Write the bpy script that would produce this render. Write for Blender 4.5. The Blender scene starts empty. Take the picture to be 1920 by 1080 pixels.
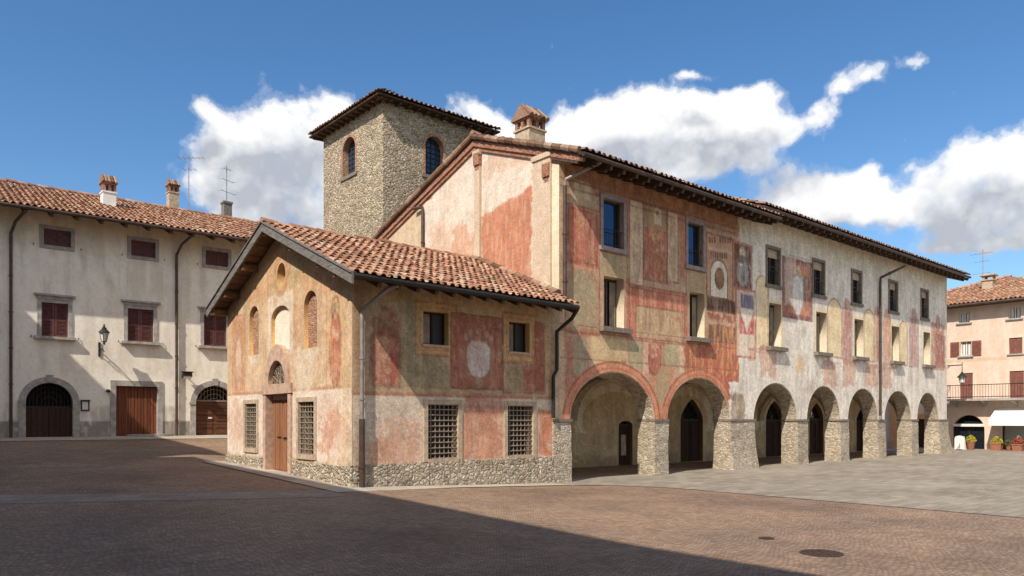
import bpy, bmesh, math, random
import numpy as np
from mathutils import Vector, Matrix
from mathutils.geometry import delaunay_2d_cdt
random.seed(7); rng = np.random.default_rng(7)
C = bpy.context.scene.collection
SC = bpy.context.scene
PI = math.pi
# ------------------------------------------------------------------ camera numbers
F, EYE, HY = 1400.0, 2.0, 787.0
YAW = math.radians(49.5); SN, CS = math.sin(YAW), math.cos(YAW)
def ray(px, py):
    k = (px-960)/F
    return Vector((k*SN+CS, -k*CS+SN, (HY-py)/F))
CAM = Vector((0, 0, EYE))
SUN = Vector((2.74, 1.0, -2.93)).normalized()     # direction the light travels
Y0 = 16.9

class Frame:
    "a vertical plane: u along U, v up, n outwards"
    def __init__(s, O, U, N): s.O, s.U, s.N = Vector(O), Vector(U).normalized(), Vector(N).normalized()
    def pt(s, u, v, n=0): return s.O + s.U*u + Vector((0,0,v)) + s.N*n
    def px(s, px, py, n=0):
        d = ray(px, py); t = ((s.O + s.N*n - CAM).dot(s.N))/d.dot(s.N)
        p = CAM + d*t - s.O
        return p.dot(s.U), p.z
    def rect(s, x0, yt, yb, x1, n=0):           # top and bottom read at the left edge
        a = s.px(x0, yt, n); b = s.px(x0, yb, n); c = s.px(x1, yt, n)
        return a[0], c[0], b[1], a[1]
PF = Frame((0,Y0,0), (1,0,0), (0,-1,0))
PG = Frame((16.4,0,0), (0,1,0), (-1,0,0))
CF = Frame((9.14,0,0), (0,1,0), (-1,0,0))
LB = math.radians(51.5)
LHF = Frame((8.966,36.135,0), (math.cos(YAW-LB), math.sin(YAW-LB),0), (math.sin(YAW-LB), -math.cos(YAW-LB),0))
RHF = Frame((56.5,0,0), (0,1,0), (-1,0,0))
TXF = Frame((17.6,0,0), (0,1,0), (-1,0,0))
TYF = Frame((0,29.66,0), (1,0,0), (0,-1,0))

# ------------------------------------------------------------------ mesh helpers
class MB:
    def __init__(s): s.v=[]; s.f=[]; s.m=[]
    def add(s, vs, fs, m=0):
        k=len(s.v); s.v += [tuple(p) for p in vs]; s.f += [tuple(i+k for i in f) for f in fs]; s.m += [m]*len(fs); return s
    def hexa(s, p, m=0):      # 8 points: bottom 4 ccw, top 4
        return s.add(p, [(3,2,1,0),(4,5,6,7),(0,1,5,4),(1,2,6,5),(2,3,7,6),(3,0,4,7)], m)
    def box(s, x0,x1,y0,y1,z0,z1, m=0):
        return s.hexa([(x0,y0,z0),(x1,y0,z0),(x1,y1,z0),(x0,y1,z0),(x0,y0,z1),(x1,y0,z1),(x1,y1,z1),(x0,y1,z1)], m)
    def fb(s, fr, u0,u1,v0,v1,n0,n1, m=0):
        P=fr.pt
        return s.hexa([P(u0,v0,n1),P(u1,v0,n1),P(u1,v0,n0),P(u0,v0,n0),P(u0,v1,n1),P(u1,v1,n1),P(u1,v1,n0),P(u0,v1,n0)], m)
    def beam(s, a, b, w, h, m=0, up=(0,0,1)):
        a,b=Vector(a),Vector(b); d=(b-a).normalized(); up=Vector(up)
        r=d.cross(up).normalized()*w/2; t=r.cross(d).normalized()*h/2
        return s.hexa([a-r-t,a+r-t,b+r-t,b-r-t,a-r+t,a+r+t,b+r+t,b-r+t], m)
    def tube(s, pts, r, n=8, m=0, cap=True):
        pts=[Vector(p) for p in pts]; rings=[]; prev=None
        rr = r if isinstance(r,(list,tuple)) else [r]*len(pts)
        for i,p in enumerate(pts):
            d=(pts[min(i+1,len(pts)-1)]-pts[max(i-1,0)]).normalized()
            if prev is None:
                a=d.orthogonal().normalized()
            else:
                a=(prev-d*prev.dot(d)).normalized()
            prev=a; b=d.cross(a)
            rings.append([p+(a*math.cos(2*PI*k/n)+b*math.sin(2*PI*k/n))*rr[i] for k in range(n)])
        vs=[q for R in rings for q in R]; fs=[]
        for i in range(len(pts)-1):
            for k in range(n):
                fs.append((i*n+k, i*n+(k+1)%n, (i+1)*n+(k+1)%n, (i+1)*n+k))
        if cap: fs += [tuple(range(n))[::-1], tuple((len(pts)-1)*n+k for k in range(n))]
        return s.add(vs, fs, m)
    def prism(s, fr, poly, n0, n1, m=0):   # extruded outline in a frame
        k=len(poly)
        vs=[fr.pt(u,v,n1) for u,v in poly]+[fr.pt(u,v,n0) for u,v in poly]
        fs=[tuple(range(k)), tuple(range(2*k-1,k-1,-1))]+[(i,i+k,(i+1)%k+k,(i+1)%k) for i in range(k)]
        return s.add(vs, fs, m)
    def band(s, fr, inner, outer, n0, n1, m=0, closed=False):  # ring between two polylines
        k=len(inner); e = k if closed else k-1
        vs=[fr.pt(*p,n1) for p in inner]+[fr.pt(*p,n1) for p in outer]+[fr.pt(*p,n0) for p in inner]+[fr.pt(*p,n0) for p in outer]
        fs=[]
        for i in range(e):
            j=(i+1)%k
            fs += [(i,j,k+j,k+i),(2*k+i,3*k+i,3*k+j,2*k+j),(i,2*k+i,2*k+j,j),(k+i,k+j,3*k+j,3*k+i)]
        if not closed: fs += [(0,k,3*k,2*k),(k-1,3*k-1,4*k-1,2*k-1)]
        return s.add(vs, fs, m)
    def lathe(s, prof, c, n=12, m=0):
        c=Vector(c); k=len(prof); vs=[]
        for r,z in prof:
            for i in range(n): vs.append(c+Vector((r*math.cos(2*PI*i/n), r*math.sin(2*PI*i/n), z)))
        fs=[(a*n+i, a*n+(i+1)%n, (a+1)*n+(i+1)%n, (a+1)*n+i) for a in range(k-1) for i in range(n)]
        fs += [tuple(range(n))[::-1], tuple((k-1)*n+i for i in range(n))]
        return s.add(vs, fs, m)
    def build(s, name, mats, parent=None, fix=True, smooth=False, col=None):
        me=bpy.data.meshes.new(name); me.from_pydata(s.v, [], s.f)
        mats = mats if isinstance(mats,(list,tuple)) else [mats]
        for mt in mats: me.materials.append(mt)
        if len(mats)>1: me.polygons.foreach_set('material_index', s.m)
        if fix:
            bm=bmesh.new(); bm.from_mesh(me); bmesh.ops.recalc_face_normals(bm, faces=bm.faces); bm.to_mesh(me); bm.free()
        if smooth: me.polygons.foreach_set('use_smooth',[True]*len(me.polygons))
        if col is not None:
            at=me.color_attributes.new('Col','FLOAT_COLOR','POINT')
            a=np.ones((len(me.vertices),4),np.float32); a[:,:3]=col; at.data.foreach_set('color',a.ravel())
        me.update()
        return link(name, me, parent)
def link(name, me, parent=None):
    o=bpy.data.objects.new(name, me); C.objects.link(o)
    if parent:
        o.parent=parent; o.matrix_parent_inverse=root_matrix(parent).inverted()
    return o
def root_matrix(o):
    m=o.matrix_basis.copy()
    if o.parent: m=root_matrix(o.parent) @ o.matrix_parent_inverse @ m
    return m
def tag(o, label=None, cat=None, group=None, kind=None):
    if label: o['label']=label
    if cat: o['category']=cat
    if group: o['group']=group
    if kind: o['kind']=kind
    return o
def thing(name, loc, label, cat, group=None, rz=0):
    o=bpy.data.objects.new(name,None); C.objects.link(o); o.location=loc; o.rotation_euler.z=rz; o.empty_display_size=.3
    return tag(o,label,cat,group)
def arch(u0,u1,v0,sp,top,n=18,point=0):
    "outline of an arched opening, bottom left first, up the left, over, down the right"
    c=(u0+u1)/2; h=(u1-u0)/2
    P=[(u0,v0)]
    for i in range(n+1):
        a=PI-PI*i/n; x=math.cos(a); y=math.sin(a)
        if point: y=y*(1-point)+ (1-abs(x))*point
        P.append((c+h*x, sp+(top-sp)*y))
    P.append((u1,v0)); return P
def rectp(u0,u1,v0,v1): return [(u0,v0),(u0,v1),(u1,v1),(u1,v0)]

# ------------------------------------------------------------------ numpy noise and painting
def _h(x,y,s):
    q=np.sin(x*127.1+y*311.7+s*74.7)*43758.5453
    return q-np.floor(q)
def vn(x,y,s=0):
    xi=np.floor(x); yi=np.floor(y); fx=x-xi; fy=y-yi
    fx=fx*fx*(3-2*fx); fy=fy*fy*(3-2*fy)
    return (_h(xi,yi,s)*(1-fx)+_h(xi+1,yi,s)*fx)*(1-fy)+(_h(xi,yi+1,s)*(1-fx)+_h(xi+1,yi+1,s)*fx)*fy
def fbm(x,y,s=0,o=4):
    t=0; a=.5; n=0
    for i in range(o):
        t=t+a*vn(x,y,s+i*13.1); n+=a; a*=.55; x=x*2.03; y=y*2.03
    return t/n
def ss(a,b,x):
    t=np.clip((x-a)/(b-a),0,1); return t*t*(3-2*t)
def lin(c):
    out=[]
    for q in c:
        q=q/255; out.append(q/12.92 if q<=.04045 else ((q+.055)/1.055)**2.4)
    return np.array(out)
class Paint:
    def __init__(s, fr, u, v, base, gain=1.0):
        s.fr,s.u,s.v,s.g=fr,u,v,gain
        s.base=np.tile(lin(base)*gain,(len(u),1)); s.rgb=s.base.copy()
        s.wob=fbm(u*3.1,v*3.1,5)-.5; s.wob2=fbm(u*11,v*11,9,3)-.5
        s.worn=fbm(u*1.7+3,v*1.7,21,5); s.fine=fbm(u*14,v*14,31,3); s.k=0; s.op=1.0
    def ground(s, m, col):
        'a new plaster tone that later losses fall back to'
        m=np.clip(m,0,1)[:,None]; c=(lin(col)*s.g)[None,:]; s.base=s.base*(1-m)+c*m; s.rgb=s.rgb*(1-m)+c*m
    def put(s, m, col, a=1.0, wear=0.0):
        s.k+=1
        if wear>0:
            w=fbm(s.u*2.2+s.k*7.3,s.v*2.2-s.k*3.1,40+s.k,5)
            m=m*(1-ss(.5,.66,w+(wear*.62-.5)*.45))
        m=(m*a*s.op)[:,None]
        s.rgb=s.rgb*(1-m)+(lin(col)*s.g)[None,:]*m
    def sd(s, d, e, r): return 1-ss(-e,e,d+s.wob*r*2+s.wob2*r)
    def rect(s,u0,u1,v0,v1,col,a=1,e=.035,r=.045,wear=.25):
        if u1<u0:u0,u1=u1,u0
        d=np.maximum(np.abs(s.u-(u0+u1)/2)-(u1-u0)/2, np.abs(s.v-(v0+v1)/2)-(v1-v0)/2)
        s.put(s.sd(d,e,r),col,a,wear)
    def frame(s,u0,u1,v0,v1,col,w=.06,a=1,wear=.3,e=.012,r=.02):
        if u1<u0:u0,u1=u1,u0
        d=np.maximum(np.abs(s.u-(u0+u1)/2)-(u1-u0)/2, np.abs(s.v-(v0+v1)/2)-(v1-v0)/2)
        s.put(s.sd(np.abs(d)-w/2,e,r),col,a,wear)
    def ell(s,cu,cv,ru,rv,col,a=1,e=.04,r=.05,wear=.25,ring=0):
        d=(np.sqrt(((s.u-cu)/ru)**2+((s.v-cv)/rv)**2)-1)*min(ru,rv)
        if ring: d=np.abs(d)-ring/2
        s.put(s.sd(d,e,r),col,a,wear)
    def arch(s,u0,u1,v0,v1,col,a=1,e=.04,r=.05,wear=.25,ring=0):
        if u1<u0:u0,u1=u1,u0
        h=(u1-u0)/2; c=(u0+u1)/2; sp=v1-h
        d=np.where(s.v>sp, np.hypot(s.u-c,s.v-sp)-h, np.maximum(np.abs(s.u-c)-h, v0-s.v))
        if ring: d=np.abs(d)-ring/2
        s.put(s.sd(d,e,r),col,a,wear)
    def P(s,x0,yt,yb,x1,col,**k): s.rect(*s.fr.rect(x0,yt,yb,x1),col,**k)
    def PFm(s,x0,yt,yb,x1,col,**k): s.frame(*s.fr.rect(x0,yt,yb,x1),col,**k)
    def PA(s,x0,yt,yb,x1,col,**k): s.arch(*s.fr.rect(x0,yt,yb,x1),col,**k)
    def PE(s,x0,yt,yb,x1,col,**k):
        a,b,c,d=s.fr.rect(x0,yt,yb,x1); s.ell((a+b)/2,(c+d)/2,abs(b-a)/2,(d-c)/2,col,**k)
    def blob(s,x0,yt,yb,x1,col,a=1,wear=.3,r=.3):
        a_,b,c,d=s.fr.rect(x0,yt,yb,x1)
        s.ell((a_+b)/2,(c+d)/2,abs(b-a_)/2,(d-c)/2,col,a=a,e=.12,r=r,wear=wear)
    def streaks(s,u0,u1,v0,v1,col,a=.6,f=9,th=.5,e=.1):
        m=s.sd(np.maximum(np.abs(s.u-(u0+u1)/2)-abs(u1-u0)/2, np.abs(s.v-(v0+v1)/2)-(v1-v0)/2),e,.15)
        n=fbm(s.u*f,s.v*f*.16,77+s.k,4); s.put(m*ss(th-.08,th+.12,n),col,a,0)
    def figure(s,x0,yt,yb,x1,robe,skin,line=(92,52,38),a=.9):
        'a faded standing saint: halo, head, shoulders, robe with folds, drawn outline'
        u0,u1,v0,v1=s.fr.rect(x0,yt,yb,x1)
        if u1<u0: u0,u1=u1,u0
        c=(u0+u1)/2; w=(u1-u0)/2; h=v1-v0
        s.ell(c,v1-h*.13,w*.55,h*.13,(214,170,96),a,wear=.2); s.ell(c,v1-h*.13,w*.55,h*.13,line,a*.8,e=.012,ring=.03,wear=.25)
        s.ell(c,v0+h*.40,w*.86,h*.42,robe,a,wear=.25,r=.06); s.ell(c-w*.1,v0+h*.62,w*.75,h*.16,robe,a,wear=.15)
        s.ell(c,v1-h*.15,w*.27,h*.085,skin,a,wear=.1); s.ell(c+w*.02,v1-h*.11,w*.28,h*.05,line,a*.7,wear=.3)
        s.ell(c,v0+h*.40,w*.86,h*.42,line,a*.7,e=.012,ring=.035,wear=.35)
        for k in range(5):
            x=c-w*.6+w*1.2*k/4; s.rect(x-.012,x+.014,v0+h*.04,v0+h*(.5+.1*(k%2)),line,a*.6,e=.012,r=.03,wear=.3)
        s.ell(c-w*.25,v0+h*.55,w*.2,h*.04,skin,a,wear=.1); s.ell(c+w*.2,v0+h*.6,w*.18,h*.04,skin,a,wear=.1)
        s.rect(c+w*.05,c+w*.7,v0+h*.52,v0+h*.56,tuple(min(255,q*1.15) for q in robe),a*.7,wear=.3)
    def finish(s, dirt=(96,82,66), amt=.22, mott=.22, loss=1.0):
        m=ss(.45,.75,fbm(s.u*.9+11,s.v*.9,61,5)); s.put(m,dirt,amt,0)
        st=ss(.52,.75,fbm(s.u*5,s.v*.35,66,4)); s.put(st,dirt,amt*.8,0)
        s.rgb=s.rgb*.92+s.base*.08
        pale=s.base*1.12+.02
        fl=ss(.56,.74,fbm(s.u*5.5,s.v*4,83,5))[:,None]*.22*loss; s.rgb=s.rgb*(1-fl)+pale*fl
        ch=ss(.665,.70,fbm(s.u*4.3+7,s.v*3.6,111,6))[:,None]*.30*loss; s.rgb=s.rgb*(1-ch)+pale*ch
        f2=ss(.54,.68,fbm(s.u*17,s.v*11,97,4))[:,None]*.34*(.4+.6*loss); s.rgb=s.rgb*(1-f2)+(s.rgb*.55)*f2
        f3=ss(.50,.72,fbm(s.u*13,s.v*1.6,103,4))[:,None]*.20; s.rgb=s.rgb*(1-f3)+pale*f3
        g=s.rgb.mean(1,keepdims=True); s.rgb=s.rgb*.80+g*np.array([1.06,1.0,.92])*.20
        n=(s.fine-.5)*mott*2.4+(s.worn-.5)*mott*1.3
        s.rgb=np.clip(s.rgb*(1+n[:,None]),.01,.9)
        return s.rgb
def inpoly(x,y,poly):
    ins=np.zeros(len(x),bool); k=len(poly)
    for i in range(k):
        x0,y0=poly[i]; x1,y1=poly[(i+1)%k]
        if y0==y1: continue
        c=((y0>y)!=(y1>y)) & (x < (x1-x0)*(y-y0)/(y1-y0)+x0); ins^=c
    return ins
def edist(x,y,poly):
    d=np.full(len(x),1e9)
    for i in range(len(poly)):
        x0,y0=poly[i]; x1,y1=poly[(i+1)%len(poly)]
        dx,dy=x1-x0,y1-y0; L=dx*dx+dy*dy
        if L==0: continue
        t=np.clip(((x-x0)*dx+(y-y0)*dy)/L,0,1); d=np.minimum(d,np.hypot(x-x0-t*dx,y-y0-t*dy))
    return d
def cdt(outline, holes, gu=None, gv=None):
    pts=[]; ed=[]
    for poly in [outline]+holes:
        k=len(pts); pts+=poly; ed+=[(k+i,k+(i+1)%len(poly)) for i in range(len(poly))]
    if gu is not None:
        U,V=np.meshgrid(gu,gv); U=U.ravel(); V=V.ravel()
        m=inpoly(U,V,outline)
        mind=min(gu[1]-gu[0],gv[1]-gv[0])*.4
        m&=edist(U,V,outline)>mind
        for h in holes:
            us=[p[0] for p in h]; vs=[p[1] for p in h]
            near=(U>min(us)-.2)&(U<max(us)+.2)&(V>min(vs)-.2)&(V<max(vs)+.2)&m
            ix=np.where(near)[0]
            bad=inpoly(U[ix],V[ix],h)|(edist(U[ix],V[ix],h)<mind)
            m[ix[bad]]=False
        pts=pts+list(zip(U[m].tolist(),V[m].tolist()))
    vs,_,fs,*_=delaunay_2d_cdt([Vector(p) for p in pts], ed, [], 0, 1e-5)
    v=np.array([(p.x,p.y) for p in vs]); f=np.array([tuple(t) for t in fs if len(t)==3])
    c=v[f].mean(1); keep=inpoly(c[:,0],c[:,1],outline)
    for h in holes: keep&=~inpoly(c[:,0],c[:,1],h)
    f=f[keep]
    a=v[f]; ar=(a[:,1,0]-a[:,0,0])*(a[:,2,1]-a[:,0,1])-(a[:,1,1]-a[:,0,1])*(a[:,2,0]-a[:,0,0])
    f[ar<0]=f[ar<0][:,::-1]
    return v,f
def wall(name, mat, fr, outline, holes, parent, depth=.4, grid=None, paint=None, rev=(200,180,150), gain=1.0, hole_depth=None):
    "one thick wall with its openings cut out; front carries the painted plaster"
    v,f=cdt(outline,holes,*(grid or (None,None)))
    n=len(v)
    O=np.array(fr.O);U=np.array(fr.U);N=np.array(fr.N)
    front=O+v[:,:1]*U+np.c_[np.zeros((n,2)),v[:,1]]
    right=np.cross(U,[0,0,1])          # normal of ccw faces in (u,v)
    F=f if np.dot(right,N)>0 else f[:,::-1]
    V=[front]; FA=[F]; cnt=n
    rgb=paint(v[:,0],v[:,1]) if paint else np.tile(lin(rev)*gain,(n,1))
    cols=[rgb]
    v2,f2=cdt(outline,holes); b=O+v2[:,:1]*U+np.c_[np.zeros((len(v2),2)),v2[:,1]]-N*depth
    V.append(b); FA.append((f2[:,::-1] if np.dot(right,N)>0 else f2)+cnt); cnt+=len(v2); cols.append(np.tile(lin(rev)*gain,(len(v2),1)))
    for poly,hole in [(outline,False)]+[(h,True) for h in holes]:
        k=len(poly); p=np.array(poly)
        ar=sum(poly[i][0]*poly[(i+1)%k][1]-poly[(i+1)%k][0]*poly[i][1] for i in range(k))
        a=O+p[:,:1]*U+np.c_[np.zeros((k,2)),p[:,1]]; bb=a-N*depth
        V.append(np.r_[a,bb]); q=[]
        flip=(ar>0)==(np.dot(right,N)>0)
        if hole: flip=not flip
        for i in range(k):
            j=(i+1)%k
            t=[cnt+i,cnt+j,cnt+k+j,cnt+k+i]
            if flip: t=t[::-1]
            q+= [(t[0],t[1],t[2]),(t[0],t[2],t[3])]
        FA.append(np.array(q)); cnt+=2*k
        cols.append(np.tile(lin(rev)*gain,(2*k,1)))
    V=np.concatenate(V); FA=np.concatenate(FA).astype(np.int32); col=np.concatenate(cols)
    me=bpy.data.meshes.new(name)
    me.vertices.add(len(V)); me.vertices.foreach_set('co',V.astype(np.float32).ravel())
    me.loops.add(len(FA)*3); me.loops.foreach_set('vertex_index',FA.ravel())
    me.polygons.add(len(FA)); me.polygons.foreach_set('loop_start',np.arange(0,len(FA)*3,3,dtype=np.int32))
    me.update(calc_edges=True); me.validate()
    at=me.color_attributes.new('Col','FLOAT_COLOR','POINT')
    a=np.ones((len(V),4),np.float32); a[:,:3]=col; at.data.foreach_set('color',a.ravel())
    me.materials.append(mat)
    return link(name,me,parent)

# ------------------------------------------------------------------ materials
class NT:
    def __init__(s,name):
        s.m=bpy.data.materials.new(name); s.m.use_nodes=True; s.t=s.m.node_tree; s.t.nodes.clear()
        s.out=s.n('ShaderNodeOutputMaterial'); s.b=s.n('ShaderNodeBsdfPrincipled'); s.l(s.b.outputs[0],s.out.inputs[0])
        s.b.inputs['Roughness'].default_value=.9; s.b.inputs['Specular IOR Level'].default_value=.2
        s.tc=s.n('ShaderNodeTexCoord')
    def n(s,t,**k):
        x=s.t.nodes.new(t)
        for a,b in k.items(): setattr(x,a,b)
        return x
    def l(s,a,b): s.t.links.new(a,b)
    def noise(s,scale,detail=4,rough=.55,vec=None,dist=0):
        x=s.n('ShaderNodeTexNoise'); x.inputs['Scale'].default_value=scale; x.inputs['Detail'].default_value=detail; x.inputs['Roughness'].default_value=rough; x.inputs['Distortion'].default_value=dist
        s.l(vec or s.tc.outputs['Object'],x.inputs['Vector']); return x.outputs['Fac']
    def ramp(s,fac,stops,interp='LINEAR'):
        x=s.n('ShaderNodeValToRGB'); e=x.color_ramp.elements; x.color_ramp.interpolation=interp
        while len(e)<len(stops): e.new(.5)
        for q,(p,c) in zip(e,stops): q.position=p; q.color=(*c,1) if len(c)==3 else c
        s.l(fac,x.inputs[0]); return x.outputs[0]
    def math(s,op,a,b=None,c=None,clamp=False):
        x=s.n('ShaderNodeMath',operation=op,use_clamp=clamp)
        for i,q in enumerate((a,b,c)):
            if q is None: continue
            if isinstance(q,(int,float)): x.inputs[i].default_value=q
            else: s.l(q,x.inputs[i])
        return x.outputs[0]
    def mix(s,a,b,fac,mode='MIX'):
        x=s.n('ShaderNodeMix',data_type='RGBA',blend_type=mode)
        for i,q in ((0,fac),(6,a),(7,b)):
            if isinstance(q,(int,float)): x.inputs[i].default_value=q
            elif isinstance(q,(tuple,list)): x.inputs[i].default_value=(*q,1)
            else: s.l(q,x.inputs[i])
        return x.outputs[2]
    def bump(s,h,strength=.5,dist=.02):
        x=s.n('ShaderNodeBump'); x.inputs['Strength'].default_value=strength; x.inputs['Distance'].default_value=dist
        s.l(h,x.inputs['Height']); s.l(x.outputs[0],s.b.inputs['Normal'])
    def col(s,c):
        if isinstance(c,(tuple,list)): s.b.inputs['Base Color'].default_value=(*c,1)
        else: s.l(c,s.b.inputs['Base Color'])
    def sep(s,v=None):
        x=s.n('ShaderNodeSeparateXYZ'); s.l(v or s.tc.outputs['Object'],x.inputs[0]); return x.outputs
    def comb(s,x,y,z=0.0):
        q=s.n('ShaderNodeCombineXYZ')
        for i,a in enumerate((x,y,z)):
            if isinstance(a,(int,float)): q.inputs[i].default_value=a
            else: s.l(a,q.inputs[i])
        return q.outputs[0]
def L(r,g,b): return tuple(float(x) for x in lin((r,g,b)))
def simple(name,c,rough=.8,spec=.2,metal=0,var=.25,scale=6,bump=0):
    t=NT(name); n=t.noise(scale,5)
    a=tuple(x*(1-var) for x in c); b=tuple(min(1,x*(1+var)) for x in c)
    t.col(t.ramp(n,[(.3,a),(.7,b)])); t.b.inputs['Roughness'].default_value=rough; t.b.inputs['Specular IOR Level'].default_value=spec; t.b.inputs['Metallic'].default_value=metal
    if bump: t.bump(t.noise(scale*6,4),bump,.01)
    return t.m
def m_plaster(name,k):
    t=NT(name); a=t.n('ShaderNodeVertexColor',layer_name='Col')
    n=t.noise(22,6,.6); n2=t.noise(2.2,5,.6); n3=t.noise(42,3,.7)
    c=t.mix(a.outputs[0],t.ramp(n,[(.25,(.72,.7,.68)),(.75,(1.22,1.2,1.18))]),k,'MULTIPLY')
    c=t.mix(c,t.ramp(n2,[(.3,(.86,.84,.82)),(.7,(1.1,1.1,1.1))]),.8*k,'MULTIPLY')
    c=t.mix(c,t.ramp(n3,[(.3,(.68,.67,.66)),(.7,(1.26,1.26,1.26))]),.9*k,'MULTIPLY')
    t.col(c)
    h=t.math('ADD',t.math('MULTIPLY',n,.6),t.math('MULTIPLY',n2,1.2)); t.bump(h,.35,.03); return t.m
def m_rubble(name,scale,stops,mortar,bump=.9,flat=1.35,mw=.10,dist=.06):
    t=NT(name)
    mp=t.n('ShaderNodeMapping'); mp.inputs['Scale'].default_value=(1,1,flat); t.l(t.tc.outputs['Object'],mp.inputs[0])
    w=t.n('ShaderNodeTexNoise'); w.inputs['Scale'].default_value=2.2; t.l(mp.outputs[0],w.inputs['Vector'])
    wv=t.n('ShaderNodeVectorMath',operation='MULTIPLY_ADD'); t.l(w.outputs['Color'],wv.inputs[0]); wv.inputs[1].default_value=(.28,.28,.28); t.l(mp.outputs[0],wv.inputs[2])
    v=t.n('ShaderNodeTexVoronoi'); v.inputs['Scale'].default_value=scale; t.l(wv.outputs[0],v.inputs['Vector'])
    e=t.n('ShaderNodeTexVoronoi',feature='DISTANCE_TO_EDGE'); e.inputs['Scale'].default_value=scale; t.l(wv.outputs[0],e.inputs['Vector'])
    sc=t.n('ShaderNodeSeparateColor'); t.l(v.outputs['Color'],sc.inputs[0])
    col=t.ramp(sc.outputs[0],stops)
    n=t.noise(30,5); col=t.mix(col,t.ramp(n,[(.2,(.7,.7,.7)),(.8,(1.25,1.25,1.25))]),.9,'MULTIPLY')
    edge=t.ramp(e.outputs['Distance'],[(mw*.35,(1,1,1)),(mw*1.2,(0,0,0))])
    col=t.mix(col,mortar,edge); 
    big=t.noise(.7,4); col=t.mix(col,t.ramp(big,[(.3,(.8,.78,.74)),(.7,(1.12,1.1,1.08))]),.8,'MULTIPLY')
    t.col(col)
    h=t.math('ADD',t.math('MULTIPLY',t.ramp(e.outputs['Distance'],[(0,(0,0,0)),(mw*2.6,(1,1,1))]),1.0),t.math('MULTIPLY',n,.35))
    t.bump(h,bump,dist); return t.m
def m_course(name):
    t=NT(name); x,y,z=t.sep()
    w=t.noise(3,3); h=t.math('ADD',x,y)
    vec=t.comb(t.math('ADD',h,t.math('MULTIPLY',w,.3)),t.math('ADD',z,t.math('MULTIPLY',t.noise(4.5,4),.16)))
    b=t.n('ShaderNodeTexBrick'); t.l(vec,b.inputs['Vector']); b.inputs['Scale'].default_value=1
    b.inputs['Brick Width'].default_value=.24; b.inputs['Row Height'].default_value=.105; b.inputs['Mortar Size'].default_value=.011; b.inputs['Mortar Smooth'].default_value=.6
    b.inputs['Color1'].default_value=(.38,.32,.25,1); b.inputs['Color2'].default_value=(.55,.475,.385,1); b.inputs['Mortar'].default_value=(.38,.325,.26,1); b.offset=.5
    n=t.noise(24,6,.65); n2=t.noise(5,4,.6)
    c=t.mix(b.outputs['Color'],t.ramp(n,[(.25,(.62,.6,.58)),(.75,(1.35,1.33,1.3))]),.95,'MULTIPLY')
    c=t.mix(c,t.ramp(n2,[(.3,(.75,.73,.7)),(.7,(1.2,1.18,1.15))]),.9,'MULTIPLY'); t.col(c)
    hh=t.math('ADD',t.math('MULTIPLY',b.outputs['Fac'],-.8),t.math('ADD',t.math('MULTIPLY',n,.8),t.math('MULTIPLY',n2,.9))); t.bump(hh,1,.05); return t.m
def m_tile(name,stops,moss=.25):
    t=NT(name); g=t.n('ShaderNodeNewGeometry')
    c=t.ramp(g.outputs['Random Per Island'],stops)
    n=t.noise(9,5,.65); n2=t.noise(1.1,4)
    c=t.mix(c,t.ramp(n,[(.3,(.6,.58,.55)),(.7,(1.22,1.2,1.18))]),.85,'MULTIPLY')
    c=t.mix(c,(.16,.13,.085),t.math('MULTIPLY',t.ramp(n2,[(.5,(0,0,0)),(.75,(1,1,1))]),moss))
    t.col(c); t.bump(n,.4,.02); return t.m
def m_wood(name,c1,c2,plank=.16,axis='h',stretch=(14,14,1.2),gap=True):
    t=NT(name); mp=t.n('ShaderNodeMapping'); mp.inputs['Scale'].default_value=stretch; t.l(t.tc.outputs['Object'],mp.inputs[0])
    n=t.noise(1.6,6,.65,mp.outputs[0],.6); c=t.ramp(n,[(.3,c1),(.7,c2)])
    hgt=n
    if gap:
        x,y,z=t.sep(); q=t.math('ADD',x,y) if axis=='h' else z
        f=t.math('FRACT',t.math('DIVIDE',q,plank)); e=t.math('ABSOLUTE',t.math('SUBTRACT',f,.5))
        m=t.ramp(e,[(.44,(0,0,0)),(.49,(1,1,1))]); c=t.mix(c,tuple(a*.25 for a in c1),m)
        w=t.n('ShaderNodeTexWhiteNoise',noise_dimensions='1D'); t.l(t.math('FLOOR',t.math('DIVIDE',q,plank)),w.inputs['W'])
        c=t.mix(c,t.ramp(w.outputs['Value'],[(0,(.78,.76,.74)),(1,(1.2,1.18,1.15))]),1,'MULTIPLY')
        hgt=t.math('SUBTRACT',t.math('MULTIPLY',n,.3),m)
    t.col(c); t.b.inputs['Roughness'].default_value=.7; t.bump(hgt,.6,.015); return t.m
def m_glass(name,c,rough=.06,ior=1.5,metal=0):
    t=NT(name); t.b.inputs['Metallic'].default_value=metal; t.col(c); t.b.inputs['IOR'].default_value=ior; t.b.inputs['Roughness'].default_value=rough; t.b.inputs['Specular IOR Level'].default_value=.6
    t.bump(t.noise(1.3,2),.08,.05); return t.m
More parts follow.
